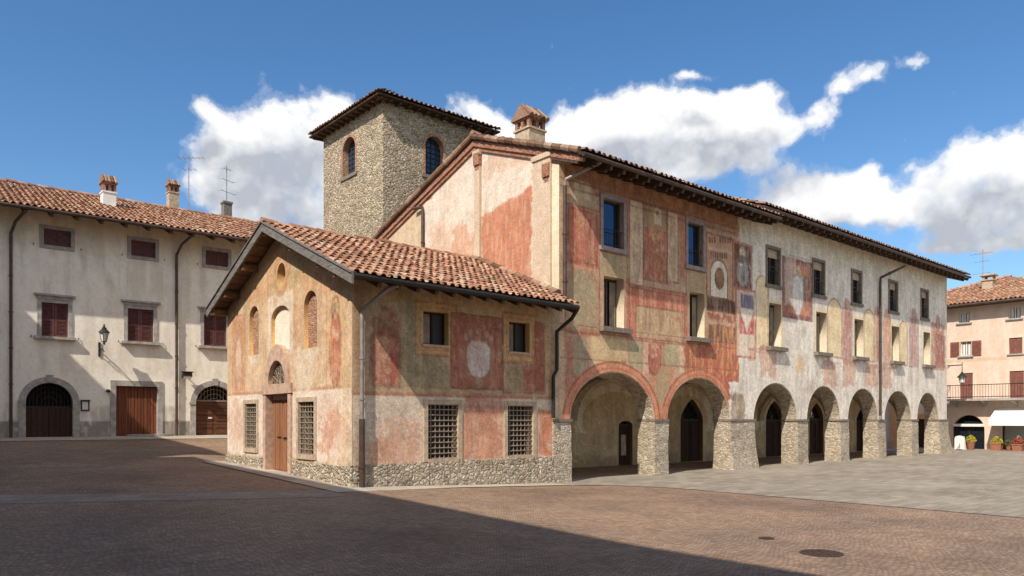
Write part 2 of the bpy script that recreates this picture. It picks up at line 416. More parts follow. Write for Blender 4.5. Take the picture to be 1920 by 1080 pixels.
def m_cobble():
    t=NT('porphyry_cobbles'); x,y,z=t.sep()
    a=t.math('SUBTRACT',t.math('MULTIPLY',x,SN),t.math('MULTIPLY',y,CS)); b=t.math('ADD',t.math('MULTIPLY',x,CS),t.math('MULTIPLY',y,SN))
    wob=t.noise(.9,2); a=t.math('ADD',a,t.math('MULTIPLY',wob,.15))
    wave=t.math('MULTIPLY',t.math('ABSOLUTE',t.math('SINE',t.math('MULTIPLY',a,PI/.85))),.24)
    b2=t.math('ADD',b,wave); b2=t.math('ADD',b2,t.math('MULTIPLY',t.noise(5,2),.05))
    br=t.n('ShaderNodeTexBrick'); t.l(t.comb(a,b2),br.inputs['Vector']); br.inputs['Scale'].default_value=1
    br.inputs['Brick Width'].default_value=.10; br.inputs['Row Height'].default_value=.092; br.inputs['Mortar Size'].default_value=.009; br.inputs['Mortar Smooth'].default_value=.5
    br.inputs['Color1'].default_value=(.245,.165,.112,1); br.inputs['Color2'].default_value=(.345,.245,.175,1); br.inputs['Mortar'].default_value=(.165,.115,.082,1)
    n=t.noise(28,4,.6); n2=t.noise(.5,5,.6); n3=t.noise(4,4)
    c=t.mix(br.outputs['Color'],t.ramp(n,[(.3,(.75,.74,.73)),(.7,(1.22,1.22,1.22))]),.9,'MULTIPLY')
    c=t.mix(c,t.ramp(n2,[(.3,(.8,.8,.82)),(.7,(1.18,1.14,1.08))]),.9,'MULTIPLY')
    c=t.mix(c,t.ramp(n3,[(.3,(.88,.88,.88)),(.7,(1.1,1.1,1.1))]),.8,'MULTIPLY')
    st=t.noise(.17,6,.7); c=t.mix(c,t.ramp(st,[(.38,(.72,.71,.70)),(.5,(1,1,1)),(.62,(1.1,1.08,1.05))]),.9,'MULTIPLY'); sp=t.noise(1.6,7,.75); c=t.mix(c,(.10,.085,.075),t.math('MULTIPLY',t.ramp(sp,[(.66,(0,0,0)),(.72,(1,1,1))]),.35))
    t.col(c); t.b.inputs['Roughness'].default_value=.75; t.b.inputs['Specular IOR Level'].default_value=.25
    h=t.math('ADD',t.math('MULTIPLY',br.outputs['Fac'],-1),t.math('MULTIPLY',n,.5)); t.bump(h,.6,.02); return t.m
def m_slabs(name,c1,c2,mort,bw,rh,rot=0):
    t=NT(name); mp=t.n('ShaderNodeMapping'); mp.inputs['Rotation'].default_value=(0,0,rot); t.l(t.tc.outputs['Object'],mp.inputs[0])
    br=t.n('ShaderNodeTexBrick'); t.l(mp.outputs[0],br.inputs['Vector']); br.inputs['Scale'].default_value=1
    br.inputs['Brick Width'].default_value=bw; br.inputs['Row Height'].default_value=rh; br.inputs['Mortar Size'].default_value=.012; br.inputs['Mortar Smooth'].default_value=.4
    br.inputs['Color1'].default_value=(*c1,1); br.inputs['Color2'].default_value=(*c2,1); br.inputs['Mortar'].default_value=(*mort,1)
    n=t.noise(12,5,.65); n2=t.noise(.35,5,.6)
    c=t.mix(br.outputs['Color'],t.ramp(n,[(.3,(.8,.8,.8)),(.7,(1.18,1.18,1.18))]),.9,'MULTIPLY')
    c=t.mix(c,t.ramp(n2,[(.3,(.8,.79,.76)),(.7,(1.14,1.12,1.1))]),.9,'MULTIPLY'); t.col(c)
    h=t.math('ADD',t.math('MULTIPLY',br.outputs['Fac'],-1),t.math('MULTIPLY',n,.5)); t.bump(h,.5,.015); return t.m
M={}
M['plaster']=m_plaster('painted_plaster',1.0); M['render']=m_plaster('smooth_house_plaster',.35)
M['rubble']=m_rubble('rubble_stone',7.5,[(0,(.26,.21,.155)),(.35,(.40,.335,.25)),(.7,(.52,.445,.345)),(1,(.62,.55,.45))],(.45,.38,.29),.9,1.35,.10,.045)
M['towerstone']=m_rubble('tower_rubble',7.0,[(0,(.26,.20,.135)),(.3,(.43,.345,.24)),(.65,(.56,.465,.34)),(1,(.68,.59,.45))],(.54,.45,.325),1,1.6,.10,.06)
M['course']=m_rubble('pier_stone',7.6,[(0,(.30,.245,.18)),(.35,(.42,.355,.27)),(.7,(.53,.455,.355)),(1,(.62,.55,.45))],(.44,.375,.29),.7,1.9,.07,.04)
M['tile']=m_tile('clay_roof_tiles',[(0,(.22,.105,.066)),(.2,(.31,.15,.092)),(.55,(.40,.215,.138)),(.82,(.47,.285,.19)),(.94,(.50,.36,.26)),(1,(.30,.24,.18))],.55)
M['tile_old']=m_tile('weathered_roof_tiles',[(0,(.12,.07,.045)),(.4,(.26,.15,.10)),(.8,(.36,.23,.16)),(1,(.38,.30,.22))],.6)
M['tile_pink']=m_tile('orange_roof_tiles',[(0,(.27,.14,.085)),(.4,(.38,.20,.125)),(.8,(.47,.27,.175)),(1,(.48,.35,.25))],.3)
M['board']=m_wood('roof_boarding',(.05,.032,.02),(.10,.066,.042),.2,'h',(3,3,3))
M['beam']=m_wood('old_beam_wood',(.055,.034,.021),(.13,.08,.05),.2,'h',(5,5,5),False)
M['barge']=m_wood('grey_weathered_wood',(.10,.088,.078),(.24,.22,.20),.2,'h',(2,2,9),False)
M['soffit']=m_wood('brown_soffit_wood',(.12,.062,.032),(.24,.13,.07),.22,'z',(3,3,3))
M['door']=m_wood('brown_door_planks',(.22,.095,.048),(.36,.17,.09),.135)
M['gate']=m_wood('red_brown_gate_planks',(.13,.042,.022),(.24,.085,.042),.13)
M['darkdoor']=m_wood('dark_door_wood',(.035,.018,.012),(.075,.036,.022),.2)
M['hdoor']=m_wood('brown_panel_door',(.085,.033,.02),(.16,.068,.04),.22,'z',(1.5,1.5,12))
M['shutter']=simple('brown_shutter_paint',(.125,.048,.043),.6,.3,0,.3,8)
M['pshutter']=simple('faded_red_shutter_paint',(.24,.10,.075),.7,.2,0,.25,8)
M['iron']=simple('dark_iron',(.03,.026,.023),.55,.4,.3,.4,20)
M['grille']=simple('rusty_grille_iron',(.25,.20,.15),.8,.2,.0,.4,20)
M['pipe']=simple('brown_copper_pipe',(.085,.055,.042),.5,.4,.3,.35,4)
M['greypipe']=simple('grey_zinc_pipe',(.28,.24,.22),.55,.4,.3,.25,4)
M['trim']=simple('grey_stone_trim',(.37,.34,.31),.9,.2,0,.28,5,.5)
M['mauve']=simple('mauve_stone_surround',(.30,.235,.225),.9,.2,0,.25,6,.4)
M['pinkstone']=simple('pink_stone_surround',(.47,.32,.235),.9,.2,0,.28,7,.4)
M['tanstone']=simple('tan_stone_surround',(.45,.345,.245),.9,.2,0,.28,7,.5)
M['darkstone']=simple('dark_stone_sill',(.20,.165,.135),.9,.2,0,.3,8,.5)
M['brickred']=m_rubble('red_brick',7,[(0,(.25,.09,.05)),(1,(.42,.18,.11))],(.4,.3,.22),.6,2.2,.08,.02)
M['infill']=m_rubble('brick_infill',8,[(0,(.30,.13,.08)),(1,(.48,.26,.17))],(.48,.36,.26),.8,2.4,.09,.03)
M['glass']=m_glass('dark_window_glass',(.012,.016,.022))
M['glass_sky']=m_glass('sky_mirroring_glass',(.05,.085,.14),.07,1.5,.85)
M['glass_dull']=m_glass('dusty_window_glass',(.03,.024,.02),.4,1.3)
M['glass_blue']=m_glass('leaded_blue_glass',(.02,.045,.075),.15)
M['glass_pale']=m_glass('pale_curtained_glass',(.30,.30,.29),.25)
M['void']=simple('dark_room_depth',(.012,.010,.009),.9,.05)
M['white']=simple('white_paint',(.72,.70,.66),.8,.2,0,.08,5)
M['cloth']=simple('white_awning_cloth',(.78,.76,.72),.9,.1,0,.05,3)
M['curtain']=simple('beige_curtain',(.24,.19,.14),.9,.1,0,.35,3)
M['cobble']=m_cobble()
M['slabs']=m_slabs('grey_stone_setts',(.235,.205,.165),(.33,.29,.235),(.19,.165,.13),.62,.26,0)
M['kerb']=m_slabs('pale_stone_slabs',(.36,.315,.265),(.46,.41,.345),(.26,.225,.185),1.1,.8,0)
M['band']=m_slabs('pale_band_slabs',(.27,.215,.175),(.33,.27,.225),(.19,.155,.13),.55,.4,.68)
M['manhole']=simple('rusty_manhole_iron',(.075,.045,.034),.7,.3,.2,.4,14,.6)
M['orange']=simple('orange_paint',(.62,.30,.13),.85,.2,0,.15,4)
M['terracotta']=simple('terracotta_clay',(.30,.13,.075),.85,.2,0,.25,10)
M['leaf']=simple('green_leaves',(.075,.13,.03),.7,.3,0,.5,16)
M['leafy']=simple('yellow_leaves',(.40,.34,.04),.7,.3,0,.4,16)
M['flower']=simple('red_flowers',(.30,.05,.05),.7,.3,0,.5,16)
M['lampglass']=m_glass('pale_lantern_glass',(.75,.74,.68),.3)
M['vault']=simple('grey_vault_plaster',(.55,.47,.34),.95,.1,0,.3,1.6,.3)

# ------------------------------------------------------------------ ground
GX=[(-400,0),(9,0)]
def g_of_y(y): return float(np.interp(y,[8,16.9,25.6,36,60],[0,.29,.57,1.26,1.4]))
def gh(x,y):
    g=g_of_y(y); w=np.interp(x,[9.14,16.4],[1,0]); w2=np.interp(y,[20,30],[0,1])
    far=np.interp(x,[20,30],[1,0])
    return g*max(w,w2*far)
def ground_px(px,py):
    z=0.0
    for _ in range(30):
        d=ray(px,py); t=(z-EYE)/d.z; p=CAM+d*t; z=.5*z+.5*gh(p.x,p.y)
    return p.x,p.y
xs=sorted(set([-400,-200,-100,-60,-40,-30]+list(np.arange(-22,62,.7))+[70,100,200,400]))
ys=sorted(set([-400,-200,-100,-60,-30,-15]+list(np.arange(-8,45,.7))+[50,70,100,200,400]))
vs=[(x,y,gh(x,y)) for y in ys for x in xs]; nx=len(xs)
mb=MB(); mb.add(vs,[(j*nx+i,j*nx+i+1,(j+1)*nx+i+1,(j+1)*nx+i) for j in range(len(ys)-1) for i in range(nx-1)])
tag(mb.build('plaza_ground',M['cobble'],smooth=True),kind='structure')
def sheet(name,mat,poly,lift,step=.6):
    "paving laid on the ground: outline filled with a fine grid that follows the slope"
    us=[p[0] for p in poly]; vs=[p[1] for p in poly]
    v,f=cdt([tuple(p) for p in poly],[],np.arange(min(us)+step/3,max(us),step),np.arange(min(vs)+step/3,max(vs),step))
    m=MB(); m.add([(a,b,gh(a,b)+lift) for a,b in v],[tuple(int(i) for i in t) for t in f])
    return tag(m.build(name,mat,smooth=True,fix=False),kind='structure')
sheet('grey_pavement',M['slabs'],[(16.0,16.0),(17.0,15.3),(17.75,13.5),(17.75,-60),(120,-60),(120,60),(54,60),(54,30),(49,24),(49,17.6),(16.0,17.6)],.012,1.4)
sheet('kerb_strip',M['kerb'],[(8.35,16.15),(12,16.2),(16.0,16.0),(16.0,17.2),(9.4,17.2),(9.4,25.9),(8.35,25.9)],.018,.5)
b0=[ground_px(0,945),ground_px(640,932)]; b1=[ground_px(640,920),ground_px(0,929)]
b0[0]=(b0[0][0]+(b0[0][0]-b0[1][0])*.6,b0[0][1]+(b0[0][1]-b0[1][1])*.6); b1[1]=(b1[1][0]+(b1[1][0]-b1[0][0])*.6,b1[1][1]+(b1[1][1]-b1[0][1])*.6)
sheet('stone_band',M['band'],[b0[0],b0[1],b1[0],b1[1]],.006,.5)
q=[ground_px(-60,876),ground_px(190,871),ground_px(190,873.5),ground_px(-60,879)]
sheet('stone_line',M['band'],q,.006,.5)
sheet('house_apron',M['kerb'],[(-6,34.9),(14,34.2),(14,36.3),(-6,36.9)],.018,.5)
for px,py,r,lb in ((1540,1038,.31,'large dark oval iron manhole cover on sunlit brown cobbles'),(1437,1010,.13,'small dark iron drain cover on sunlit brown cobbles')):
    x,y=ground_px(px,py); m=MB()
    m.lathe([(r*1.0,0),(r*1.0,.012),(r*.93,.013),(r*.93,.009),(r*.3,.011),(.001,.012)],(x,y,gh(x,y)+.002),28)
    for k in range(-3,4):
        w=math.sqrt(max(0,(r*.85)**2-(k*r*.24)**2)); m.box(x-w,x+w,y+k*r*.24-.012,y+k*r*.24+.012,gh(x,y)+.01,gh(x,y)+.019)
    tag(m.build('manhole_cover',M['manhole']),lb,'manhole cover','iron covers set in the cobbles')

# ------------------------------------------------------------------ roofs
def tiles(name,mat,parent,E0,A,S,length,width,pitch=.25,row=.40,keep=None,seed=1,lift=.03):
    "rows of half-round clay tiles, each one its own curved shell with a channel tile between"
    r=np.random.default_rng(seed)
    A=np.array(Vector(A).normalized()); S=np.array(Vector(S).normalized()); N=np.cross(A,S); N=N if N[2]>0 else -N
    E0=np.array(E0); na=int(length/pitch); pitch=length/na; ns=int(width/row)+1
    ang=np.linspace(0,PI,6); V=[];Fc=[]; k=0
    for i in range(na):
        for j in range(ns):
            s0=j*row; s1=min(s0+row*1.12,width+.05)
            a=(i+.5)*pitch
            if keep and not keep(a,s0): continue
            if s0>width-.05: continue
            a+=r.normal(0,.012); ds=r.normal(0,.018); tw=r.normal(0,.02); dz=abs(r.normal(0,.008))
            for end,(s,rad,hh) in enumerate(((s0+ds,pitch*.37,.035),(s1+ds,pitch*.30,.0))):
                for q in ang:
                    V.append(E0+A*(a+math.cos(q)*rad+tw*(s-s0))+S*s+N*(lift+hh+dz+math.sin(q)*rad*.85))
            for q in range(5): Fc.append((k+q,k+q+1,k+6+q+1,k+6+q))
            # thickness of the visible lower lip
            for q in ang: V.append(E0+A*(a+math.cos(q)*pitch*.27)+S*(s0+ds)+N*(lift+.035+dz+math.sin(q)*pitch*.22))
            for q in range(5): Fc.append((k+q,k+12+q,k+12+q+1,k+q+1))
            k+=18
            # channel tile, concave
            ac=a+pitch*.5
            for s,rad in ((s0+ds-.03,pitch*.30),(s1+ds,pitch*.26)):
                for q in (0,PI/3,2*PI/3,PI):
                    V.append(E0+A*(ac+math.cos(q)*rad)+S*s+N*(lift+.05-math.sin(q)*rad*.5+(.02 if s==s0+ds-.03 else 0)))
            for q in range(3): Fc.append((k+q,k+q+1,k+4+q+1,k+4+q))
            k+=8
    m=MB(); m.v=[tuple(p) for p in V]; m.f=Fc; m.m=[0]*len(Fc)
    return m.build(name,mat,parent,fix=False,smooth=False)
def ridge(name,mat,parent,a,b,rad=.14,step=.42,seed=3):
    r=np.random.default_rng(seed); a,b=Vector(a),Vector(b); d=(b-a); n=max(1,int(d.length/step)); d/=n; u=d.normalized(); side=u.cross(Vector((0,0,1))).normalized(); up=side.cross(u)
    m=MB()
    for i in range(n):
        p=a+d*i; q=p+d*1.1; vs=[]; dz=r.normal(0,.012)
        for P,R in ((p,rad),(q,rad*.86)):
            for k in range(7):
                t=PI*k/6; vs.append(P+side*math.cos(t)*R+up*(math.sin(t)*R+dz+(.02 if P is p else 0)))
        m.add(vs,[(k,k+1,8+k,7+k) for k in range(6)]+[(6,5,4,3,2,1,0)])
    return m.build(name,mat,parent,fix=False)
def slab(mb,E0,A,S,length,width,th):
    A=Vector(A).normalized();S=Vector(S).normalized();N=A.cross(S); N=N if N.z>0 else -N
    E0=Vector(E0); a=E0; b=E0+A*length; c=b+S*width; d=a+S*width
    mb.hexa([a-N*th,b-N*th,c-N*th,d-N*th,a,b,c,d])
def downpipe(parent,mat,pts,r=.055,name='downpipe'):
    m=MB(); m.tube(pts,r,10)
    for i in range(len(pts)-1):
        a,b=Vector(pts[i]),Vector(pts[i+1])
        if (a-b).length>1.5:
            nn=int((a-b).length/2)+1
            for k in range(1,nn+1):
                p=a.lerp(b,k/(nn+.5)); d=(b-a).normalized()*.03; m.tube([p-d,p+d],r*1.3,10)
    return m.build(name,mat,parent,smooth=False)

# ================================================================== PALACE
PX0,PX1=16.38,48.3
pal=thing('arcaded_palace',((PX0+PX1)/2,Y0+5,0),'long three-storey frescoed palace with seven-arch ground-floor arcade on stone piers','palace')
ARC=[(16.86,21.09,3.62),(21.82,25.81,3.60),(27.5,31.0,3.57),(31.86,35.0,3.57),(35.8,39.06,3.56),(39.85,43.2,3.54),(44.0,47.0,3.54)]
W1=[PF.rect(1130,369,462,1169),PF.rect(1289,415,497,1318)]
W2=[PF.rect(1132,516,613,1170),PF.rect(1293,548,634,1321)]
U2=[(28.52,29.5),(32.4,33.4),(36.2,37.15),(40.39,41.35),(44.53,45.45)]
L2=[(28.69,29.67),(32.7,33.68),(36.48,37.44),(40.71,41.64),(44.86,45.8)]
holes=[arch(a,b,-.05,1.98,t,20) for a,b,t in ARC]
upw=[(a,b,7.76,9.40) for a,b,_,_ in W1]+[(a,b,7.70,9.25) for a,b in U2]
low=[(a,b,5.08,6.80) for a,b,_,_ in W2]+[(a,b,5.08,6.95) for a,b in L2]
holes+=[rectp(*w) for w in upw]+[rectp(*w) for w in low]
GP=1.22
def paint_pal(u,v):
    p=Paint(PF,u,v,(190,152,122),GP)
    p.op=.88
    p.rect(PX0-1,26.45,9.55,11,(166,98,56),wear=.15,r=.06)
    p.rect(PX0-1,26.4,9.40,9.5,(140,92,66),wear=.3)
    p.streaks(16.4,26.4,4,10.4,(150,110,78),.5,7,.5)
    p.P(1036,300,790,1058,(206,172,136),wear=.15)                       # corner strip
    p.P(1060,381,495,1124,(186,80,50),wear=.2); p.PFm(1060,381,495,1124,(206,140,104),w=.07)
    p.PA(1067,330,378,1118,(190,166,128),wear=.3); p.PFm(1062,328,380,1124,(150,100,70),w=.05)
    p.P(1076,340,372,1086,(214,190,156)); p.P(1096,346,374,1108,(214,190,156))
    p.PA(1062,497,625,1122,(156,142,106),wear=.3); p.PA(1062,497,625,1122,(186,112,78),ring=.08,wear=.2)
    p.P(1174,362,530,1181,(176,98,72),wear=.3)
    p.P(1182,374,534,1205,(206,182,150),wear=.3); p.P(1252,396,525,1270,(204,178,142),wear=.3)
    p.P(1207,383,425,1251,(168,132,92),wear=.2); p.PA(1226,388,420,1241,(208,184,150),wear=.4); p.PE(1230,392,404,1236,(120,88,66))
    p.P(1207,425,522,1251,(168,80,52),wear=.22); p.PFm(1207,425,522,1251,(150,80,60),w=.05)
    p.P(1275,404,520,1285,(178,108,78),wear=.3)
    p.P(1125,474,512,1180,(160,146,104),wear=.35)
    p.P(1290,508,545,1322,(164,146,104),wear=.3)
    p.P(1176,534,640,1288,(198,98,68),wear=.26); p.P(1192,572,634,1282,(176,158,114),wear=.3); p.PFm(1176,532,640,1288,(186,96,70),w=.07)
    p.rect(16.4,26.4,4.86,4.95,(180,104,76),wear=.35)
    p.P(1060,630,720,1076,(180,112,84),wear=.4); p.PFm(1064,640,700,1102,(120,80,62),w=.04,a=.6); p.PFm(1078,712,780,1104,(130,76,58),w=.04,a=.6); p.PE(1080,718,776,1102,(150,84,64),ring=.05,a=.6); p.P(1076,632,705,1100,(156,146,118),wear=.3); p.P(1060,705,790,1110,(190,116,92),wear=.35)
    p.P(1108,630,690,1178,(206,178,128),wear=.2)
    p.P(1180,634,690,1204,(166,160,120),wear=.3); p.P(1206,636,700,1224,(226,178,150),wear=.3); p.P(1216,640,702,1240,(188,84,62),wear=.36); p.P(1228,640,700,1236,(222,160,134),wear=.4)
    p.P(1246,640,700,1272,(172,164,122),wear=.3); p.P(1274,640,700,1286,(216,184,146),wear=.3)
    a,b,c,d=PF.rect(1284,645,722,1388); p.rect(a,26.5,c-.1,d,(186,74,40),wear=.16,r=.1); p.streaks(a,26.5,c-.1,d,(224,146,74),.75,8,.5,.05); p.streaks(a,26.5,c,d,(120,70,50),.5,11,.56,.05)
    p.rect(24.6,26.2,2.6,3.6,(192,98,66),wear=.3,r=.15); p.rect(25.3,26.6,3.0,4.0,(178,84,60),wear=.3,r=.12)
    p.rect(20.9,22.3,2.0,3.9,(200,132,96),wear=.3,r=.1); p.rect(21.2,21.9,2.6,3.8,(172,150,112),wear=.35)
    # arch bands
    for (x0,x1,t),w in zip(ARC[:2],(.36,.34)):
        h=(x1-x0)/2; cu=(x0+x1)/2
        dd=np.where(v>1.98,(np.hypot((u-cu)/(h+w),(v-1.98)/(t-1.98+w))-1)*h,np.abs(u-cu)-h-w)
        p.put(p.sd(dd,.02,.02)*(v>1.95),(206,122,84),1,.1); p.put(p.sd(np.abs(dd+.05)-.035,.015,.01)*(v>1.95),(150,70,50),.9,.2)
        p.put(p.sd(np.abs(dd+w*.72)-.025,.015,.01)*(v>1.95),(150,78,56),.7,.2)
    # right-hand painted panels
    p.op=1.0
    p.P(1325,436,556,1374,(188,146,112),wear=.2); p.PFm(1325,436,556,1374,(150,84,62),w=.09)
    for k in range(9):
        if k!=3: p.P(1329+k*4.9,444,455,1332.2+k*4.9,(120,66,50),wear=.15,r=.015)
    p.P(1326,460,468,1373,(208,170,140),wear=.3)
    for k in range(8): p.P(1332+k*4.2,470+k*.6,484,1334.6+k*4.2,(96,62,48),wear=.2,r=.02)
    p.PA(1332,484,556,1364,(226,214,196),wear=.03,e=.02,r=.02); p.PA(1332,484,556,1364,(120,80,62),ring=.06,wear=.1,e=.015,r=.015); p.PE(1340,500,542,1358,(98,62,38),wear=.03,r=.02,e=.02); p.PE(1343,506,530,1354,(150,104,60),wear=.2)
    p.P(1325,556,582,1384,(66,44,36),wear=.2,r=.05); p.streaks(*PF.rect(1325,556,582,1384),(150,110,84),.6,12,.55,.03)
    p.P(1325,583,612,1384,(200,154,124),wear=.2,r=.05)
    for k in range(6): p.blob(1328+k*9,586+k*1.5,598+k,1336+k*9,(140,56,44),.9)
    p.P(1327,606,648,1384,(110,80,62),wear=.3,r=.08); p.P(1322,640,700,1384,(178,88,56),wear=.4,r=.1); p.streaks(*PF.rect(1326,606,700,1386),(226,142,78),.8,9,.52,.05)
    for q in ((1060,381,495,1124),(1207,425,522,1251),(1176,534,640,1288)):
        p.streaks(*PF.rect(*q),(226,178,148),.38,10,.52,.04); p.streaks(*PF.rect(*q),(120,60,44),.3,8,.55,.04)
    for q in ((1060,381,622,1124),(1066,388,488,1120),(1180,372,536,1207),(1206,382,524,1252),(1250,394,527,1272),(1180,538,636,1284),(1192,572,634,1280),(1176,372,532,1287),(1126,364,470,1176),(1286,408,504,1322)): p.PFm(*q,(118,66,50),w=.045,a=.75,wear=.12)
    for z in (9.36,9.62,4.82,5.02,3.95): p.rect(16.4,26.4,z,z+.045,(126,72,54),a=.7,wear=.3,r=.012,e=.015)
    for k in range(14): p.PE(1062+k*23,304+k*7.6,318+k*7.6,1074+k*23,(206,160,112),a=.5,wear=.3)
    p.figure(1214,640,700,1240,(190,96,74),(224,186,154)); p.figure(1186,392,520,1202,(190,160,126),(224,196,160),(140,110,86),.6); p.figure(1254,408,515,1268,(188,158,124),(224,196,160),(140,110,86),.6); p.figure(1216,432,518,1242,(176,100,70),(206,160,124),(110,56,42),.7); p.figure(1076,400,492,1104,(200,110,80),(220,170,136),(130,56,42),.6)
    # ---------- second part: pale worn front with remains
    s2=ss(-.03,.03,u-np.where(v+p.wob*.25>3.5,26.43,25.72)+p.wob*.35+p.wob2*.12)
    p.ground(s2,(218,209,197))
    p.rect(26.45,49,9.3,11,(212,194,160),.7,e=.2,r=.2,wear=.2)
    p.streaks(26.5,48.3,2,9.8,(180,168,154),.5,4,.52); p.streaks(26.5,48.3,2,9.8,(230,222,210),.5,6,.52)
    p.P(1376,453,540,1410,(104,52,46),wear=.12); p.PFm(1376,453,540,1410,(176,110,84),w=.10)
    p.PE(1387,462,490,1396,(208,202,190),wear=.12,e=.02,r=.02); p.PE(1381,488,533,1404,(198,196,190),wear=.12,e=.02,r=.04); p.figure(1380,462,534,1405,(150,146,142),(214,206,196),(70,48,46),.7); p.streaks(*PF.rect(1378,470,534,1408),(86,62,60),.8,16,.5,.03); p.P(1384,478,492,1398,(110,86,84),wear=.5)
    p.P(1380,540,668,1416,(206,176,150),wear=.2); p.PFm(1380,540,668,1416,(176,92,76),w=.10)
    p.P(1389,550,577,1413,(96,88,122),wear=.12); p.P(1389,577,600,1413,(216,204,190),wear=.1)
    a,b,c,d=PF.rect(1386,577,625,1414); tri=np.abs(u-(a+b)/2)/((b-a)/2); yy=(d-v)/(d-c)
    p.put(((yy>0)&(yy<1)&(tri<1.0)&(1-tri<yy*1.05)).astype(float),(190,66,50),1,.1); p.put(((yy>0)&(yy<1)&(tri<.8-yy)).astype(float),(222,208,190),1,.05)
    p.P(1386,625,664,1414,(216,196,172),wear=.2)
    p.op=.92
    for (x0,x1),yl in zip(L2,((1425,520,1440),(0,0,0),(0,0,0),(0,0,0),(0,0,0))):
        p.rect(x0-.16,x1+.16,5.0,7.12,(228,206,160),wear=.02,r=.015)
    p.arch(27.7,28.62,4.95,8.0,(226,196,138),wear=.03,r=.02); p.arch(27.7,28.62,4.95,8.0,(160,112,84),ring=.07,wear=.15,e=.015,r=.015)
    for x0,x1,t in ((33.75,35.15,7.7),(37.5,38.6,7.55),(41.7,42.7,7.3)):
        p.arch(x0,x1,4.95,t,(226,198,142),wear=.03,r=.02); p.arch(x0,x1,4.95,t,(160,108,84),ring=.08,wear=.15,e=.015,r=.015)
    p.op=.74
    for x0,x1,t,c in ((35.2,36.25,7.4,(170,98,84)),(38.65,39.25,7.3,(196,122,82)),(39.75,40.6,7.35,(202,128,86)),(42.95,44.2,7.6,(160,106,100)),(45.95,47.9,7.6,(172,92,66))):
        p.rect(x0,x1,4.9,t,c,wear=.36,r=.08); p.rect(x0+.2,x1-.2,5.2,t-.4,tuple(min(255,int(q*1.12)) for q in c),wear=.45,r=.1)
        p.ell((x0+x1)/2,t,.35,.5,c,wear=.3,r=.1); p.frame(x0,x1,4.9,t-.1,(120,72,60),w=.05,wear=.3,a=.7); p.streaks(x0,x1,4.9,t,(226,206,186),.4,9,.52,.05)
    p.rect(46.6,48.1,5.0,7.0,(150,66,44),wear=.4,r=.1)
    p.op=.95
    p.P(1468,480,592,1522,(150,62,42),wear=.06,r=.02); p.PFm(1468,482,592,1522,(126,66,52),w=.14); p.P(1476,500,540,1518,(120,86,78),wear=.35); p.P(1476,492,512,1516,(198,116,66),wear=.4)
    p.P(1476,560,586,1518,(206,118,74),wear=.35); p.PE(1489,505,588,1506,(206,204,206),wear=.25); p.PE(1493,498,516,1502,(220,206,190),wear=.1); p.P(1492,540,570,1500,(120,112,124),wear=.45)
    p.figure(1484,496,588,1508,(206,204,208),(226,206,184),(84,62,66)); p.figure(1474,520,586,1484,(150,84,60),(200,160,130),(70,44,40),.8); p.figure(1508,520,582,1518,(170,96,60),(200,160,130),(70,44,40),.8)
    p.rect(30.0,32.2,9.15,9.22,(150,130,104),.7); p.rect(30.0,30.9,7.0,9.1,(214,204,188),.5,r=.1)
    p.op=.62
    for x0,yt,yb,x1 in ((1425,647,707,1455),(1544,674,724,1569),(1580,672,724,1603),(1622,680,725,1644),(1655,682,728,1673),(1404,650,678,1416)):
        p.P(x0,yt,yb,x1,(188,110,72),wear=.5,r=.22); p.P(x0,yt,yt+10,x1+10,(176,108,86),wear=.5,r=.15)
        a,b,c,d=PF.rect(x0,yt,yb,x1); p.ell((a+b)/2,(c+d)/2,abs(b-a)*.2,(d-c)*.3,(214,176,138),wear=.5,r=.1)
    p.PE(1490,665,700,1509,(216,178,110),wear=.2,r=.08); p.PE(1494,672,694,1504,(206,160,90),wear=.2)
    p.blob(1516,710,735,1535,(160,140,116),.5); p.streaks(31.2,35,3.2,4.6,(170,140,120),.5,6,.5)
    p.op=.9
    p.PA(1371,736,790,1397,(150,126,96),wear=.25,r=.12)
    for k in range(5): p.blob(1372+k*5,742+(k*17)%36,752+(k*17)%36,1379+k*5,(190,166,132) if k%2 else (110,90,68),.9)
    p.rect(16,49,-.5,1.9,(170,140,104),wear=.2)
    return p.finish(amt=.18,mott=.2,loss=.6)
gu=np.r_[np.arange(PX0+.02,26.6,.032),np.arange(26.6,36,.05),np.arange(36,PX1-.02,.075)]
gv=np.r_[np.arange(-.3,1.8,.4),np.arange(1.8,10.66,.04)]
wall('front_wall',M['plaster'],PF,[(PX0,-.4),(PX1,-.4),(PX1,10.68),(26.64,10.68),(26.64,10.42),(PX0,10.42)],holes,pal,.7,(gu,gv),paint_pal,(212,198,174),.9)
# gable wall towards the chapel
def paint_gab(u,v):
    p=Paint(PG,u,v,(238,224,206),.84)
    p.streaks(16.9,28,5,12,(222,190,158),.4,2.2,.55); p.blob(925,280,330,990,(224,176,138),.55); p.blob(905,300,345,930,(220,170,130),.4); p.blob(960,290,320,998,(224,180,142),.4)
    a,_,_,_=PG.rect(903,350,540,997)
    u0,u1=PG.px(997,350)[0],PG.px(903,420)[0]
    topl=PG.px(903,405)[1]; topr=PG.px(997,350)[1]
    top=topr+(topl-topr)*(u-u0)/(u1-u0)
    d=np.maximum(np.maximum(u0-u,u-u1),v-top); p.put(p.sd(d,.04,.14),(212,124,76),1,.0)
    p.streaks(u0,u1,5,9.4,(228,150,104),.35,3,.55)
    p.blob(845,430,520,890,(226,158,112),.8,.2,.4); p.blob(800,425,500,850,(230,180,140),.6)
    p.P(997,318,335,1042,(222,150,100),wear=.2); 
    p.P(1044,300,560,1052,(200,150,116),wear=.3)
    p.rect(24.5,28,6,11,(224,194,150),.9,wear=.1); p.P(800,350,376,810,(206,108,66),wear=.25,r=.06)
    return p.finish(amt=.08,mott=.14,loss=.25)
